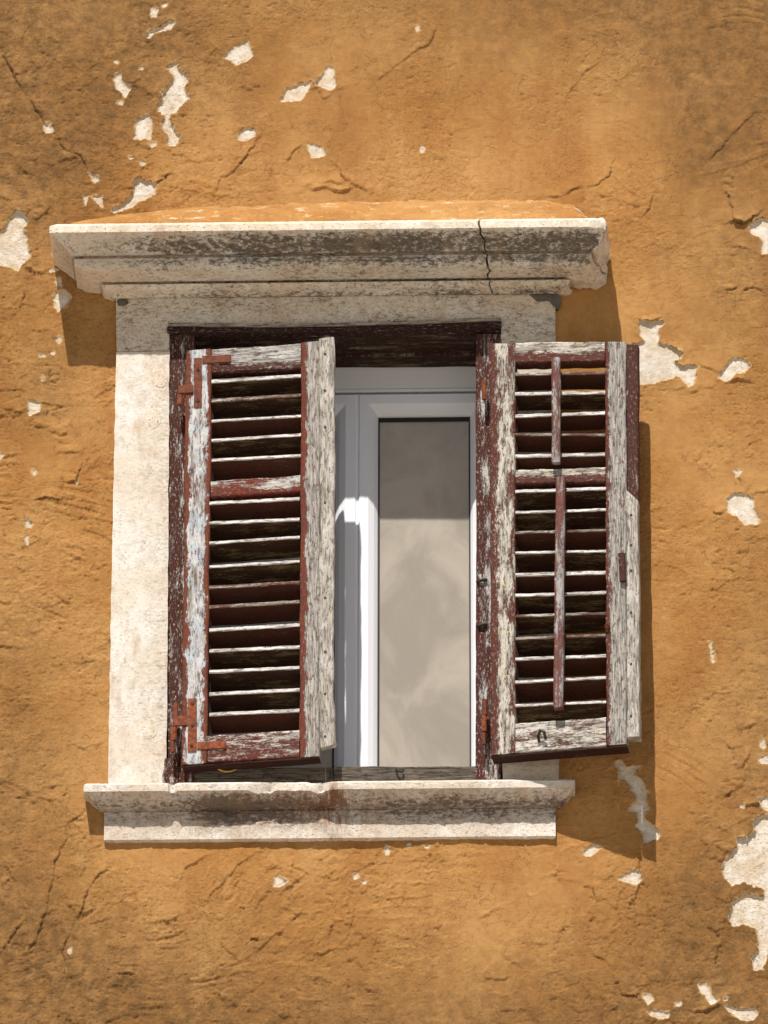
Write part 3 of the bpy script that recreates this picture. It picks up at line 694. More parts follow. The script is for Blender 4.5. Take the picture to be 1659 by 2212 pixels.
xpx = lambda x, y, e=0: P(x, y, e).x
cor = empty('stone_cornice', P(700, 560, 0), 'moulded stone cornice with broken right end, above the window lintel', 'cornice')
CP = [(150, 479), (160, 483), (160, 497), (156, 500), (148, 513), (136, 530), (127, 543), (126, 547), (108, 550), (108, 553), (118, 554.5), (117, 566), (109, 580), (58, 605), (43, 606), (43, 609), (54, 611), (46, 622), (30, 632), (22, 640), (10, 643)]
cl, cr_ = xpx(107, 487, 160), xpx(1308, 473, 160)
crk = lambda t: P(1040, 476, 150).x + 0.026*t + 0.012*float(noise2(np.array(t*6.0), np.array(2.2), 91)) + 0.006*float(noise2(np.array(t*17.0), np.array(5.2), 92))
def cdirt(q, X):
    d = 0.50 + 0.0*q
    d = d + 0.40*np.exp(-((q-0.22)/0.11)**2) + 0.25*np.exp(-((q-0.47)/0.04)**2) + 0.35*np.exp(-((q-0.80)/0.03)**2) + 0.25*np.exp(-((q-0.97)/0.05)**2) - 0.8*sst(0.13, 0.07, q)
    d = d*(0.72 + 0.34*sst(-0.9, -0.3, X))
    return d - 0.20*sst(-0.62, -0.85, X)
V, at, *_ = moulding('c', CP, 600, 483, cl, cr_, 0, 0, M_CORN, cor, 1.0, cdirt, None, cut1=lambda t: crk(t)-0.0008-0.0034*abs(math.sin(t*7+0.6)), mitre=lambda e: float(np.interp(e, [10, 22, 54, 58, 109, 117, 126, 160], [136, 132, 108, 104, 72, 52, 46, 0])))
finish_moulding('stone_block', V, at, M_CORN, cor)
def brk(t):   # broken return: raw stone runs out to the right behind the front arris
    return float(np.interp(t, [0, 0.12, 0.3, 0.5, 0.62, 0.75, 1], [0.004, 0.012, 0.034, 0.044, 0.020, 0.004, 0.0])) + 0.006*math.sin(t*31)
V, at, *_ = moulding('c', CP, 600, 483, crk(0.5), cr_, 0, brk, M_CORN, cor, 1.0, cdirt, None, cut0=lambda t: crk(t)+0.0008+0.0020*abs(math.sin(t*5+2)), mitre=0.76,
                     chips=((cr_-0.005, 0.035, 0.10, 0.62, 0.018), (cr_-0.055, 0.03, 0.45, 0.9, 0.016)))
rr = V.shape[0]
V[rr-9:, :, 0] += fbm(V[rr-9:, :, 1]*1.0+3, V[rr-9:, :, 2]-ZC, 30, 3, 66)*0.016
V[rr-9:, :, 2] += fbm(V[rr-9:, :, 1]*1.0+9, V[rr-9:, :, 2]-ZC, 26, 3, 67)*0.014
at['dirt'][rr-9:] = 0.35
finish_moulding('stone_block', V, at, M_CORN, cor)

# sloping plaster fillet on top of the cornice
def plaster_cap():
    ztop = P(600, 479, 150).z; nx, ny = 420, 34
    x0, x1 = cl+0.014, cr_-0.002
    V = np.zeros((nx+1, ny+1, 3))
    xsn = np.linspace(x0, x1, nx+1)
    hb = np.interp(xsn, [xpx(q_, 480, 150) for q_ in (118, 150, 250, 400, 640, 900, 1180, 1240, 1298, 1307)], [0, 82, 107, 122, 130, 134, 130, 115, 50, 0])/S
    hb = hb*(1+0.035*fbm(xsn, xsn*0, 7, 4, 12))
    for j in range(ny+1):
        t = j/ny                       # 0 front, 1 wall
        e = 149*(1-t) - 6*t
        z = ztop - 0.004 + hb*(t**0.92) + 0.003*np.sin(math.pi*t)*np.clip(hb/0.1, 0, 1)
        V[:, j, 0] = xsn + fbm(xsn, xsn*0+j*0.1, 20, 2, 14)*0.003; V[:, j, 1] = -e/S; V[:, j, 2] = z
    n = fbm(V[..., 0], (V[..., 2]-ZC)*1.4, 45, 4, 15)*0.004 + fbm(V[..., 0], V[..., 2]-ZC, 8, 2, 16)*0.004 - sst(0.12, 0.22, fbm(V[..., 0], (V[..., 2]-ZC)*2.2, 24, 4, 17))*0.003
    n[:, 0] *= 0.6
    V[..., 2] += n*0.7; V[..., 1] -= n*0.7
    V[:, 0, 1] += np.where(fbm(xsn, xsn*0, 9, 3, 18) > 0.28, 0.014, 0.0)
    bare = 0.018*np.clip(0.42-fbm(V[..., 0], (V[..., 2]-ZC)*2, 16, 4, 19), -0.5, 1) 
    grid_mesh('plaster_fillet', V, M_WALL, cor, attrs={'bare': bare, 'grime_vignette': 0.25*sst(0.0, 0.4, fbm(V[..., 0], V[..., 2]-ZC, 12, 3, 20)), 'crack': np.full(bare.shape, 0.05), 'rough': np.full(bare.shape, 0.7)})
plaster_cap()

# ------------------------------------------------------------------ stone surround: lintel and jambs
sur = empty('stone_window_surround', P(700, 1690, 0), 'pale stone lintel and jambs around the shuttered window', 'window surround')
def slab(name, poly, e0, depth, mat, parent, dirtf=None, bev=0.004, wob=0.0022, hgt=0.0):
    """polygon on the plane e0, straight thickness into the wall; edges worn"""
    pts = []
    for (x, y), (x2, y2) in zip(poly, poly[1:]+poly[:1]):
        n = max(1, int(math.hypot(x2-x, y2-y)/14))
        for k in range(n): pts.append((x+(x2-x)*k/n, y+(y2-y)*k/n))
    bm = bmesh.new(); fr = []; bk = []
    for i, (x, y) in enumerate(pts):
        p = P(x, y, e0)
        wx = float(noise2(np.array(p.x*22+5), np.array(p.z*22), 31))*wob; wz = float(noise2(np.array(p.x*22), np.array(p.z*22+9), 32))*wob
        fr.append(bm.verts.new((p.x+wx, p.y, p.z+wz))); bk.append(bm.verts.new((p.x+wx, p.y+depth/S, p.z+wz)))
    bm.faces.new(fr); n = len(fr)
    for i in range(n): bm.faces.new((fr[i], bk[i], bk[(i+1) % n], fr[(i+1) % n]))
    bm.faces.new(bk[::-1])
    bm.verts.ensure_lookup_table()
    ed = [e for e in bm.edges if (e.verts[0].index < 0 or True) and len(e.link_faces) == 2 and bm.faces[0:1] and any(len(f.verts) > 4 for f in e.link_faces) and abs(e.verts[0].co.y-fr[0].co.y) < 1e-6 and abs(e.verts[1].co.y-fr[0].co.y) < 1e-6]
    bmesh.ops.bevel(bm, geom=ed, offset=bev, segments=2, affect='EDGES', profile=0.6)
    bmesh.ops.recalc_face_normals(bm, faces=bm.faces)
    bmesh.ops.triangulate(bm, faces=[f for f in bm.faces if len(f.verts) > 4])
    me = bpy.data.meshes.new(name); bm.to_mesh(me); bm.free()
    at_ = me.attributes.new('dirt', 'FLOAT', 'POINT')
    at_.data.foreach_set('value', np.array([dirtf(v.co) if dirtf else 0.3 for v in me.vertices], np.float32))
    return link(name, me, mat, parent)
slab('lintel', [(250, 628), (1199, 628), (1200, 752), (1084, 754), (1083, 696), (366, 704), (366, 757), (252, 758)], 14, 235, M_CORN, sur, lambda c: 0.50)
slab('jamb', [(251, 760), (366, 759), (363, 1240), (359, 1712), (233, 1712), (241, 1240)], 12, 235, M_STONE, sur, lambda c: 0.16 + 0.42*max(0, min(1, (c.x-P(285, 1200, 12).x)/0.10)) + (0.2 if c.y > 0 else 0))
slab('jamb', [(1085, 756), (1200, 754), (1208, 1706), (1086, 1706)], 12, 235, M_STONE, sur, lambda c: 0.45)
# repairs: mortar plugs and fillings
def lump(name, pts, e0, th, mat, parent):
    bm = bmesh.new(); vs = [bm.verts.new(P(x, y, e0)) for x, y in pts]
    c = bm.verts.new(P(sum(x for x, _ in pts)/len(pts), sum(y for _, y in pts)/len(pts), e0+th))
    md = [bm.verts.new(v.co*0.45 + c.co*0.55 + Vector((0, -th*0.25/S, 0))) for v in vs]
    bk = [bm.verts.new(v.co + Vector((0, 12/S, 0))) for v in vs]
    n = len(vs)
    for i in range(n):
        j = (i+1) % n
        bm.faces.new((vs[i], vs[j], md[j], md[i])); bm.faces.new((md[i], md[j], c)); bm.faces.new((bk[i], bk[j], vs[j], vs[i]))
    bmesh.ops.recalc_face_normals(bm, faces=bm.faces)
    me = bpy.data.meshes.new(name); bm.to_mesh(me); bm.free()
    at_ = me.attributes.new('dirt', 'FLOAT', 'POINT'); at_.data.foreach_set('value', np.full(len(me.vertices), 0.35, np.float32))
    return link(name, me, mat, parent, False)
lump('mortar_repair', [(1140, 634), (1170, 625), (1205, 632), (1213, 645), (1206, 668), (1196, 662), (1185, 650), (1160, 652)], 14.2, 5, M_MORTAR, sur)
lump('mortar_repair', [(252, 650), (258, 644), (275, 646), (278, 655), (268, 662), (255, 661)], 14.2, 4, M_MORTAR, sur)
lump('mortar_plug', bl(345, 815, 19, 21, 11), 12.8, 0.0, M_CORN, sur)
lump('mortar_plug', bl(330, 900, 16, 26, 11), 12.6, 0.0, M_CORN, sur)
lump('mortar_plug', bl(322, 1565, 20, 30, 11), 12.6, 0.0, M_CORN, sur)

# ------------------------------------------------------------------ stone sill
sil = empty('stone_sill', P(700, 1810, 0), 'chipped and rust-stained moulded stone sill under the window', 'window sill')
SP = [(50, 1689), (55, 1692), (55, 1706), (50, 1708), (45, 1714), (38, 1724), (29, 1734), (25, 1738), (24, 1743), (10, 1748), (9, 1750), (13.5, 1752), (13, 1780), (13, 1811), (9, 1815)]
sl_, sr_ = xpx(181, 1690, 55), xpx(1242, 1680, 55)
def sdirt(q, X):
    a = xpx(560, 1700, 50); b = xpx(700, 1700, 50)
    mid = np.exp(-((X-a)/0.16)**2)*0.35 + np.exp(-((X+0.45)/0.05)**2)*0.25 + 0.12*sst(-0.3, 0.1, X)
    return 0.34 + 0.40*np.exp(-((q-0.35)/0.14)**2) + 0.28*np.exp(-((q-0.62)/0.10)**2) + mid*sst(0.1, 0.25, q)*sst(1.0, 0.8, q) - 0.25*sst(0.16, 0.08, q) - 0.3*sst(0.72, 0.9, q)
def srust(q, X):
    c = xpx(700, 1720, 40)
    return 0.85*np.exp(-((X-c)/0.13)**2)*sst(0.03, 0.2, q)*sst(1.0, 0.5, q) + 0.6*np.exp(-((X-xpx(722, 1700, 40))/0.02)**2) + 0.30*sst(0.05, 0.3, q)*sst(0.95, 0.7, q)
V, at, *_ = moulding('s', SP, 600, 1692, sl_, sr_, 0, lambda t: 0.0, M_SILL, sil, 0.9, sdirt, srust, mitre=1.0,
     chips=((xpx(566, 1692, 55), 0.030, 0.04, 0.30, 0.014), (xpx(640, 1692, 55), 0.085, 0.0, 0.14, 0.006), (xpx(690, 1692, 55), 0.025, 0.0, 0.4, 0.012), (xpx(372, 1692, 55), 0.010, 0, 0.14, 0.018), (xpx(500, 1740, 25), 0.02, 0.45, 0.62, 0.008), (sr_-0.01, 0.03, 0.2, 0.6, 0.012)))
r_, c_ = V.shape[:2]
top = V[:, :1].copy(); top[..., 1] = 235/S; top[..., 2] += 0.012
bot = V[:, -1:].copy(); bot[..., 1] = 0.02
VV = np.concatenate([top, V, bot], 1)
at = {k: np.concatenate([q[:, :1], q, q[:, -1:]], 1) for k, q in at.items()}
grid_mesh('sill_stone', VV, M_SILL, sil, caps=True, attrs=at)

# ------------------------------------------------------------------ timber frame lining the opening
W_POSTL = wood_material('post_left_paint', MAROON, amount=0.34, woodness=0.3, yellow=0.2, scale=1.6, fleck=0.6)
W_POSTR = wood_material('post_right_paint', (0.095, 0.028, 0.020), amount=0.44, woodness=0.3, yellow=0.2, el=-0.12, er=-0.05, scale=1.5, fleck=0.6)
W_HEAD = wood_material('head_paint', (0.040, 0.013, 0.010), amount=0.30, woodness=0.6, yellow=0.1)
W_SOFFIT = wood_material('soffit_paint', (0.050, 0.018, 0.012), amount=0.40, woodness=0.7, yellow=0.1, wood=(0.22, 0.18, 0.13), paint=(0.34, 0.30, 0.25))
W_GREY = wood_material('silver_wood', (0.05, 0.04, 0.034), amount=0.72, woodness=0.97, wood=(0.17, 0.14, 0.11), yellow=0)
W_DRIP = wood_material('drip_wood', (0.10, 0.07, 0.05), amount=0.75, woodness=0.9, wood=(0.46, 0.39, 0.31), yellow=0)
tf = empty('timber_window_frame', P(700, 1700, 0), 'maroon flaking timber frame lining the stone window opening', 'window frame')
f5 = flat(6)
plank('post', f5, (364, 420), (722, 1706), (-170, 0), W_POSTL, tf, seg=40, jit=1.0)
plank('post', f5, (1028, 1084), (722, 1690), (-170, 0), W_POSTR, tf, seg=40, jit=1.0)
plank('foot_block', flat(7), (352, 386), (1640, 1700), (-20, 6), W_POSTL, tf, seg=8, jit=1.2, taper=lambda t, k: (4 if k == 0 else 1)*(0.5-t))
# head board with a bowed top edge
def hb_map(x, y, n):
    p = P(x, y + 6*math.sin(math.pi*(x-366)/716) - (x-366)/716*12, 6); return (p.x, p.y-n/S, p.z)
plank('head_board', Frame(hb_map), (713, 724), (362, 1084), (-14, 18), W_HEAD, tf, along='u', seg=40, jit=1.0)
plank('drip_strip', Frame(hb_map), (706, 712.5), (364, 1083), (-10, 21), W_DRIP, tf, along='u', seg=40, jit=0.9, ch=1.2)
zs_ = P(700, 716, 10).z
def sof(ya, yb, dz, nm='soffit_board'):
    # boards of the head lining, face down
    xa, xb = xpx(366, 760, 0), xpx(1083, 760, 0)
    def f(x, y, n):
        return (xa+(xb-xa)*x, -(ya+(yb-ya)*y)/S, zs_ + dz + (-n)/S + 0.002)
    fr = Frame(f, abs(yb-ya), (xb-xa)*S)
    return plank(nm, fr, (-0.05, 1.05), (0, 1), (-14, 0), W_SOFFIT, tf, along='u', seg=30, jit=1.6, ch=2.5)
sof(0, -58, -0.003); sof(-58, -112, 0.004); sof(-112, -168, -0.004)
# weathered plank behind the sill
plank('bottom_plank', flat(2), (1658, 1712), (402, 720), (-34, 0), W_GREY, tf, along='u', seg=20, jit=0.9)
plank('bottom_plank', flat(4), (1655, 1710), (721, 1042), (-34, 0), W_GREY, tf, along='u', seg=20, jit=0.9)
# pintles on the posts
def pin(px, y0, y1, e, r, mat, parent, nm='pintle'):
    return tube(nm, [P(px, y0, e), P(px, (y0+y1)/2, e), P(px, y1, e)], r/S, mat, parent)
pin(1046, 822, 863, 34, 5.5, M_IRON2, tf); pin(1047, 1512, 1545, 34, 6.5, M_IRON, tf); pin(1046, 1546, 1580, 34, 5.5, M_IRON2, tf); pin(1045, 1583, 1608, 34, 5, M_IRON, tf)
pin(389, 850, 874, 40, 6, M_IRON2, tf); pin(379, 1520, 1550, 40, 7, M_IRON, tf); pin(375, 1572, 1600, 40, 7, M_IRON2, tf); pin(373, 1600, 1625, 40, 5, M_IRON, tf)
for y in (1253, 1349):
    tube('hook', [P(1031, y+4, 4), P(1034, y+2, 11), P(1044, y, 12), P(1052, y-1, 10)], 3.6/S, M_BLACK, tf)
tube('hook', [P(856, 1660, 5), P(856, 1661, 12), P(862, 1666, 14), P(869, 1667, 12), P(871, 1663, 10)], 2.6/S, M_BLACK, tf)

# ------------------------------------------------------------------ white casement window behind
win = empty('white_casement_window', P(700, 1690, -170), 'white plastic double casement window set deep behind the shutters', 'window')
def pbox(name, x0, x1, y0, y1, e, back, parent, mat=M_PVC, bev=0.004, ry=None, rx=None):
    """block whose front face covers the picture rectangle on the plane e"""
    rx = rx or (x0+x1)/2; ry = ry or (y0+y1)/2
    a = P(x0, ry, e); b = P(x1, ry, e); c = P(700, y1, e); d = P(700, y0, e)
    return wbox(name, a.x, b.x, c.z, d.z, -e/S, -(back)/S, mat, parent, bev)
fr = empty('outer_frame', (0, 0, 0), '', '')
del fr['label']; del fr['category']; bpy.data.objects.remove(fr)
pbox('frame_head', 372, 1078, 770, 841, -172, -230, win, ry=830)
pbox('frame_head_bead', 402, 1048, 841, 848, -168, -225, win, ry=830, bev=0.002)
pbox('frame_post', 372, 400, 849, 1800, -172, -230, win); pbox('frame_post', 1050, 1078, 849, 1800, -172, -230, win)
pbox('frame_sill', 402, 1048, 1745, 1800, -172, -230, win)
def sash(x0, x1, y0, y1, wl, wr, wt, wb, e):
    s = empty('sash', (0, 0, 0), '', ''); del s['label']; del s['category']
    s.parent = win; s.location = Vector((0, 0, 0)) - win.location
    # mitred frame with sloping inner bevel
    A_ = P(x0, 1250, e).x; B_ = P(x1, 1250, e).x; T_ = P(900, y0, e).z; Bo = P(900, y1, e).z
    def ring(ins, ee):
        return [(A_+ins*wl/S, -ee/S, Bo+ins*wb/S), (B_-ins*wr/S, -ee/S, Bo+ins*wb/S), (B_-ins*wr/S, -ee/S, T_-ins*wt/S), (A_+ins*wl/S, -ee/S, T_-ins*wt/S)]
    rings = [ring(0, e-40), ring(0, e-2), ring(0.04, e), ring(0.50, e), ring(0.55, e-1.5), ring(0.80, e-9), ring(0.97, e-18), ring(1.0, e-22), ring(1.0, e-40)]
    names = ['bottom_rail', 'stile', 'top_rail', 'stile']
    for k in range(4):
        bm = bmesh.new(); k2 = (k+1) % 4
        a = [bm.verts.new(r[k]) for r in rings]; b = [bm.verts.new(r[k2]) for r in rings]
        for i in range(len(rings)-1): bm.faces.new((a[i], a[i+1], b[i+1], b[i]))
        bm.faces.new((a[-1], a[0], b[0], b[-1])); bm.faces.new(a); bm.faces.new(b[::-1])
        bmesh.ops.recalc_face_normals(bm, faces=bm.faces)
        me = bpy.data.meshes.new(names[k]); bm.to_mesh(me); bm.free(); link(names[k], me, M_PVC, s)
    # dark seal and the pane
    g0 = ring(1.0, e-20)
    x0w, x1w, z0w, z1w = g0[0][0], g0[1][0], g0[0][2], g0[2][2]
    t = 0.004
    for nm, q in (('seal', (x0w, x1w, z1w-0.012, z1w)), ('seal', (x0w, x0w+t, z0w, z1w-0.012)), ('seal', (x1w-t, x1w, z0w, z1w-0.012))):
        wbox(nm, *q, -(e-24)/S, -(e-34)/S, M_GASKET, s, 0)
    wbox('pane', x0w+t, x1w-t, z0w, z1w-0.012, -(e-27)/S, -(e-27)/S+0.004, M_GLASS, s, 0)
    return (x0w, x1w, z0w, z1w)
sash(404, 768, 850, 1742, 48, 46, 47, 60, -164)
g = sash(774, 1046, 850, 1742, 42, 30, 47, 60, -163)
pbox('meeting_bead', 766, 776, 852, 1740, -167, -175, win, bev=0.002)
bd = wbox('roller_blind', xpx(404, 1200, -205), xpx(1046, 1200, -205), P(700, 1790, -205).z, P(700, 860, -205).z, 206/S, 209/S, M_BLIND, None, 0)
tag(bd, 'mottled beige blind hanging behind the window glass', 'blind')

# ------------------------------------------------------------------ shutters
class Leaf:
    def __init__(s, tl, tr, bl_, br):
        s.c = [P(*tl), P(*tr), P(*bl_), P(*br)]; s.px = (tl, tr, bl_, br)
        s.w = (s.c[1]-s.c[0]).length*S; s.h = (s.c[2]-s.c[0]).length*S
        n = (s.c[2]-s.c[0]).cross(s.c[1]-s.c[0]).normalized()
        s.n = n if n.y < 0 else -n
        s.fr = Frame(s.at, s.w, s.h); s.frh = Frame(s.at, s.h, s.w)
    def at(s, u, v, n):
        a = s.c[0]*(1-u)+s.c[1]*u; b = s.c[2]*(1-u)+s.c[3]*u
        return a*(1-v)+b*v + s.n*(n/S)
    def uv(s, x, y):
        (x0, y0, _), (x1, y1, _), (x2, y2, _), (x3, y3, _) = s.px
        u = v = 0.5
        for _ in range(12):
            xl = x0+(x2-x0)*v; xr = x1+(x3-x1)*v; u = (x-xl)/(xr-xl)
            yt = y0+(y1-y0)*u; yb = y2+(y3-y2)*u; v = (y-yt)/(yb-yt)
        return u, v

W_L_STILE = wood_material('left_hinge_stile_paint', RED, paint=(0.64, 0.62, 0.61), amount=0.66, woodness=0.35, el=-0.30, er=-0.22, ew=0.22, blue=0.45, yellow=0.15, fleck=0.1)
W_L_STILE2 = wood_material('left_meeting_stile_paint', (0.19, 0.052, 0.030), paint=(0.62, 0.58, 0.53), wood=(0.50, 0.455, 0.40), amount=0.72, woodness=0.82, el=-0.36, er=0.05, ew=0.40, blue=0.15, yellow=0.25, fleck=0.1)
W_L_TOP = wood_material('left_top_rail_paint', MAROON, amount=0.72, woodness=0.65, er=-0.20, ew=0.5, paint=(0.64, 0.61, 0.57), wood=(0.48, 0.44, 0.40))
W_L_MID = wood_material('left_middle_rail_paint', (0.19, 0.04, 0.024), amount=0.52, woodness=0.4, er=-0.2, ew=0.45)
W_L_BOT = wood_material('left_bottom_rail_paint', (0.15, 0.034, 0.022), amount=0.46, woodness=0.15, el=0.02, er=-0.05, ew=0.5, paint=(0.62, 0.57, 0.50), scale=2.4, fleck=0.6)
W_BATTEN = wood_material('bare_batten', (0.20, 0.17, 0.14), wood=(0.54, 0.48, 0.41), paint=(0.60, 0.55, 0.49), amount=0.84, woodness=0.55, yellow=0.1)
W_SLAT = wood_material('slat_paint', (0.050, 0.020, 0.012), paint=(0.22, 0.17, 0.08), wood=(0.18, 0.13, 0.06), amount=0.42, woodness=0.7, yellow=0.2, fleck=0.05)
W_SLAT2 = wood_material('slat_maroon_paint', (0.085, 0.028, 0.017), paint=(0.20, 0.15, 0.08), wood=(0.15, 0.11, 0.05), amount=0.24, woodness=0.6, yellow=0.2, fleck=0.08)
W_SLATEDGE = wood_material('slat_edge_wood', (0.22, 0.075, 0.05), paint=(0.70, 0.66, 0.62), wood=(0.58, 0.53, 0.47), amount=0.80, woodness=0.4, yellow=0.05)
W_SLATEDGE2 = wood_material('slat_edge_worn', (0.13, 0.05, 0.035), paint=(0.52, 0.47, 0.42), wood=(0.36, 0.30, 0.24), amount=0.55, woodness=0.6, yellow=0.1)
W_R_STILE = wood_material('right_hinge_stile_paint', (0.13, 0.040, 0.028), paint=(0.64, 0.59, 0.50), amount=0.62, woodness=0.40, el=-0.24, er=-0.08, ew=0.40, yellow=0.5, scale=1.3, fleck=0.4)
W_R_STILE2 = wood_material('right_free_stile_paint', (0.14, 0.042, 0.028), paint=(0.62, 0.58, 0.52), wood=(0.46, 0.42, 0.37), amount=0.76, woodness=0.86, el=-0.34, er=0.05, ew=0.28, yellow=0.35)
W_R_TOP = wood_material('right_top_rail_paint', (0.13, 0.040, 0.028), paint=(0.64, 0.59, 0.50), amount=0.62, woodness=0.5, er=-0.35, el=0.1, ew=0.6, yellow=0.5, scale=1.3)
W_R_BOT = wood_material('right_bottom_rail_paint', (0.12, 0.038, 0.027), paint=(0.66, 0.61, 0.54), amount=0.60, woodness=0.4, yellow=0.5, scale=1.2)
W_R_BAT = wood_material('maroon_batten', (0.085, 0.030, 0.022), paint=(0.42, 0.33, 0.30), amount=0.26, woodness=0.1, yellow=0, fleck=0.5)
W_ROD = wood_material('tilt_rod_paint', (0.20, 0.075, 0.062), paint=(0.44, 0.41, 0.40), amount=0.50, woodness=0.4, yellow=0.0, el=-0.1)

W_DARKB = wood_material('bottom_edge_paint', (0.045, 0.016, 0.011), paint=(0.16, 0.12, 0.07), amount=0.2, woodness=0.6, yellow=0.2, fleck=0.2)
def slats(leaf, root, x0, x1, ys, tilt, wdt, n_front, thick=6.6, rnd=0, edge=0.75):
    r = random.Random(rnd)
    for i, (yl, yr) in enumerate(ys):
        ul, vl = leaf.uv(x0, yl); ur, vr = leaf.uv(x1, yr)
        a = math.radians(tilt + r.uniform(-4.5, 4.5)); ca, sa = math.cos(a), math.sin(a)
        thick = r.uniform(5.0, 7.8); yl += r.uniform(-1.5, 1.5); yr += r.uniform(-1.5, 1.5); ul, vl = leaf.uv(x0, yl); ur, vr = leaf.uv(x1, yr)
        def f(u, q, n, ul=ul, ur=ur, vl=vl, vr=vr, ca=ca, sa=sa):
            # u along the slat, q across it (0 front edge .. 1 back edge), n = thickness direction (up)
            uu = ul+(ur-ul)*u; vv = vl+(vr-vl)*u
            back = q*wdt
            nn = n_front - back*ca - n*sa
            vv2 = vv + (back*sa - n*ca)/leaf.h
            return leaf.at(uu, vv2, nn)
        L = (ur-ul)*leaf.w
        fr_ = Frame(f, wdt, L)
        s = plank('slat', fr_, (0, 1), (-0.006, 1.006), (-thick, 0), W_SLAT if r.random() < 0.5 else W_SLAT2, root, along='u', seg=10, jit=0.7, ch=1.4,
                  bow=lambda t, k=r.uniform(-2.6, 2.6): k*math.sin(math.pi*t))
        # weathered front edge
        ed = plank('edge', Frame(f, wdt, L), (-1.3/wdt, 2.2/wdt), (0.0, 1.0), (-thick-0.5-r.uniform(0, .6), 0.5+r.uniform(0, .5)), W_SLATEDGE if r.random() < edge else W_SLATEDGE2, s, along='u', seg=22, jit=0.8, ch=0.7)

def bar(leaf, name, pts, n, mat, root, along, seg=24, jit=1.0, ch=2.5, **kw):
    """bar between picture points: pts=(x0,y0,x1,y1) at its two ends' middles with widths"""
    pass
def leaf_quad(leaf, q):
    """frame over a picture quad (tl,tr,bl,br) lying in the leaf's plane"""
    c = [leaf.uv(*p) for p in q]
    def f(x, y, n):
        u = (c[0][0]*(1-x)+c[1][0]*x)*(1-y) + (c[2][0]*(1-x)+c[3][0]*x)*y
        v = (c[0][1]*(1-x)+c[1][1]*x)*(1-y) + (c[2][1]*(1-x)+c[3][1]*x)*y
        return leaf.at(u, v, n)
    return f
def member(leaf, name, q, n, mat, root, vertical, seg=26, jit=1.0, ch=2.5, **kw):
    f = leaf_quad(leaf, q)
    wpx = math.hypot(q[1][0]-q[0][0], q[1][1]-q[0][1]); hpx = math.hypot(q[2][0]-q[0][0], q[2][1]-q[0][1])/0.906
    fr_ = Frame(f, wpx, hpx) if vertical else Frame(f, hpx, wpx)
    return plank(name, fr_, (0, 1), (0, 1), n, mat, root, along='v' if vertical else 'u', seg=seg, jit=jit, ch=ch, **kw)

def strap(leaf, root, rects, n, mat, screws):
    """L-shaped iron strap: rects (x0,y0,x1,y1) in the leaf plane"""
    first = None
    for k, (x0, y0, x1, y1) in enumerate(rects):
        vert = (y1-y0) > (x1-x0)
        dy = (x1-x0)*-0.055
        o = member(leaf, 'hinge_strap' if k == 0 else 'strap_arm', [(x0, y0), (x1, y0+dy), (x0, y1), (x1, y1+dy)], (n-3, n+2.5+k*0.4), mat, first or root, vert, seg=8, jit=0.5, ch=1.0)
        if first is None: first = o
    for x, y in screws:
        u, v = leaf.uv(x, y); p = leaf.at(u, v, n+2.0); q = leaf.at(u, v, n+4.4)
        tube('screw', [p, q], 3.6/S, M_BLACK, first)

# ---- left shutter, nearly closed
LL = Leaf((402, 757, 44), (692, 737, 62), (392, 1652, 44), (690, 1632, 54))
ls = empty('louvred_shutter', P(400, 1650, 26), 'left louvred shutter, nearly closed, flaking white paint, rusty iron strap hinges and bare batten', 'shutter', 'pair of louvred shutters')
TH = -34
member(LL, 'stile', [(402, 757), (457, 753), (392, 1652), (447, 1648)], (TH, 0), W_L_STILE, ls, True, seg=44, jit=1.2)
member(LL, 'stile', [(650, 740), (692, 736), (647, 1636), (690, 1632)], (TH, 0), W_L_STILE2, ls, True, seg=44, jit=1.2)
member(LL, 'top_rail', [(457.6, 754), (649.4, 741), (457.6, 806), (649.4, 797)], (TH+2, -1.2), W_L_TOP, ls, False)
member(LL, 'middle_rail', [(455, 1043), (648.4, 1030), (455, 1079), (648.4, 1066)], (TH+2, -1.2), W_L_MID, ls, False)
member(LL, 'bottom_rail', [(448, 1590), (646.4, 1578), (448, 1647), (646.4, 1635)], (TH+2, -1.0), W_L_BOT, ls, False)
slats(LL, ls, 457, 650, [(821, 810), (864, 851), (911, 899), (952, 940), (995, 986)], 20, 60, -3, rnd=1)
slats(LL, ls, 452, 647, [(1090, 1080), (1133, 1124), (1177, 1164), (1228, 1215), (1270, 1259), (1312, 1301), (1361, 1351), (1408, 1397), (1451, 1442), (1498, 1488), (1543, 1533)], 20, 60, -3, rnd=2)
bt = member(LL, 'batten', [(690, 735), (722, 731), (691, 1618), (723, 1612)], (-10, 9), W_BATTEN, ls, True, seg=44, jit=1.6,
            taper=lambda t, k: 0.16*max(0, (t-0.88)/0.12) + 0.05*math.sin(t*5))
for y in (770, 850, 930, 1095, 1300, 1415, 1505, 1595):
    u, v = LL.uv(703, y); tube('nail', [LL.at(u, v, 8), LL.at(u, v, 10.2)], 2.6/S, M_BLACK, bt)
strap(LL, ls, [(419, 775, 436, 884), (437, 770, 499, 787), (385, 835, 418, 853)], 0, M_IRON, [(428, 800), (428, 868)])
strap(LL, ls, [(406, 1513, 425, 1626), (426, 1605, 488, 1621), (373, 1551, 405, 1571)], 0, M_IRON2, [(416, 1523), (416, 1569), (414, 1612)])

member(LL, 'bottom_edge', [(394, 1653.5), (690, 1634), (394, 1657), (690, 1637)], (TH+1, -1.5), W_DARKB, ls, False, jit=0.5, ch=1)
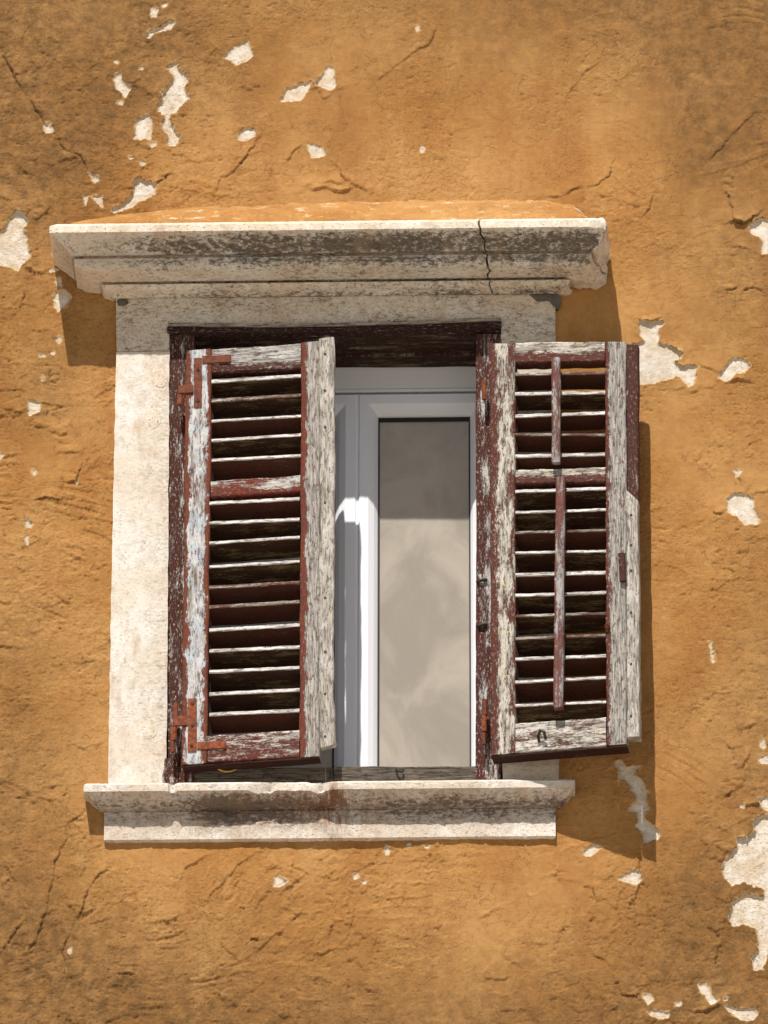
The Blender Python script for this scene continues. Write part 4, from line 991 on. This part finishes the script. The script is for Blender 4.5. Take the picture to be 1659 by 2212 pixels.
# ---- right shutter, thrown open against the wall
RL = Leaf((1057, 741, 70), (1352, 738, 112), (1060, 1630, 70), (1354, 1606, 138))
rs = empty('louvred_shutter', P(1060, 1630, 22), 'right louvred shutter thrown open against the wall, with two thin tilt rods', 'shutter', 'pair of louvred shutters')
TR = -40
member(RL, 'stile', [(1057, 742), (1113, 741), (1060, 1631), (1113, 1626)], (TR, 0), W_R_STILE, rs, True, seg=44, jit=1.2)
member(RL, 'stile', [(1307, 738), (1352, 738), (1310, 1610), (1354, 1606)], (TR, 0), W_R_STILE2, rs, True, seg=44, jit=1.2)
member(RL, 'top_rail', [(1113.6, 739), (1306.4, 737), (1113.6, 784), (1306.4, 781)], (TR+2, -1.2), W_R_TOP, rs, False)
member(RL, 'middle_rail', [(1113.6, 1019), (1307.4, 1013), (1113.6, 1050), (1307.4, 1045)], (TR+2, -1.2), W_R_TOP, rs, False)
member(RL, 'bottom_rail', [(1113.6, 1563), (1308.8, 1550), (1113.6, 1626), (1308.8, 1611)], (TR+2, -1.0), W_R_BOT, rs, False)
slats(RL, rs, 1113, 1307, [(805, 802), (850, 846), (897, 892), (940, 938), (985, 980)], 18, 50, -4, rnd=5, edge=0.3)
slats(RL, rs, 1113, 1309, [(1063, 1057), (1108, 1102), (1152, 1147), (1197, 1192), (1242, 1238), (1288, 1281), (1332, 1327), (1379, 1372), (1423, 1417), (1472, 1462), (1523, 1514)], 20, 60, -4, rnd=6)
member(RL, 'bottom_edge', [(1061, 1632.5), (1354, 1608.5), (1061, 1636), (1354, 1612)], (TR+1, -2), W_DARKB, rs, False, jit=0.5, ch=1)
member(RL, 'edge_batten', [(1352, 742), (1377, 743), (1353, 1062), (1378, 1084)], (-30, -4), W_R_BAT, rs, True, seg=16, jit=0.8)
b2 = member(RL, 'edge_batten', [(1354, 1066), (1378, 1088), (1355, 1594), (1383, 1592)], (-24, 5), W_BATTEN, rs, True, seg=26, jit=1.6)
for y in (1120, 1185, 1240, 1330, 1440, 1550):
    u, v = RL.uv(1364, y); tube('nail', [RL.at(u, v, 4), RL.at(u, v, 6.2)], 2.6/S, M_BLACK, b2)
member(RL, 'tilt_rod', [(1195, 783), (1213, 782), (1194, 1012), (1212, 1011)], (6, 22), W_ROD, rs, True, seg=16, jit=0.7, ch=3)
member(RL, 'tilt_rod', [(1204, 1046), (1224, 1045), (1199, 1540), (1219, 1538)], (6, 26), W_ROD, rs, True, seg=26, jit=0.7, ch=3)
member(RL, 'latch', [(1336, 1204), (1351, 1203), (1339, 1264), (1353, 1263)], (-2, 10), W_R_BAT, rs, True, seg=4, jit=0.5, ch=3)
u, v = RL.uv(1313, 1358); tube('knob', [RL.at(u, v, -1), RL.at(u, v, 4), RL.at(u, v+0.004, 10)], 6/S, M_IRON, rs)
def onr(x, y, n): 
    u, v = RL.uv(x, y); return RL.at(u, v, n)
tube('staple', [onr(1165, 1603, -1), onr(1164, 1594, 9), onr(1170, 1584, 14), onr(1178, 1588, 14), onr(1180, 1600, 6)], 3.2/S, M_BLACK, rs)

# ---- yellow cord hanging below the left shutter
pts = [P(457 + i*6.8, 1648 + 19*math.sin(math.pi*(i+0.6)/11.2), 22 - i) for i in range(11)]
wr = tube('cord', pts, 2.0/S, M_WIRE); tag(wr, 'thin yellow cord looping below the left shutter', 'cord')
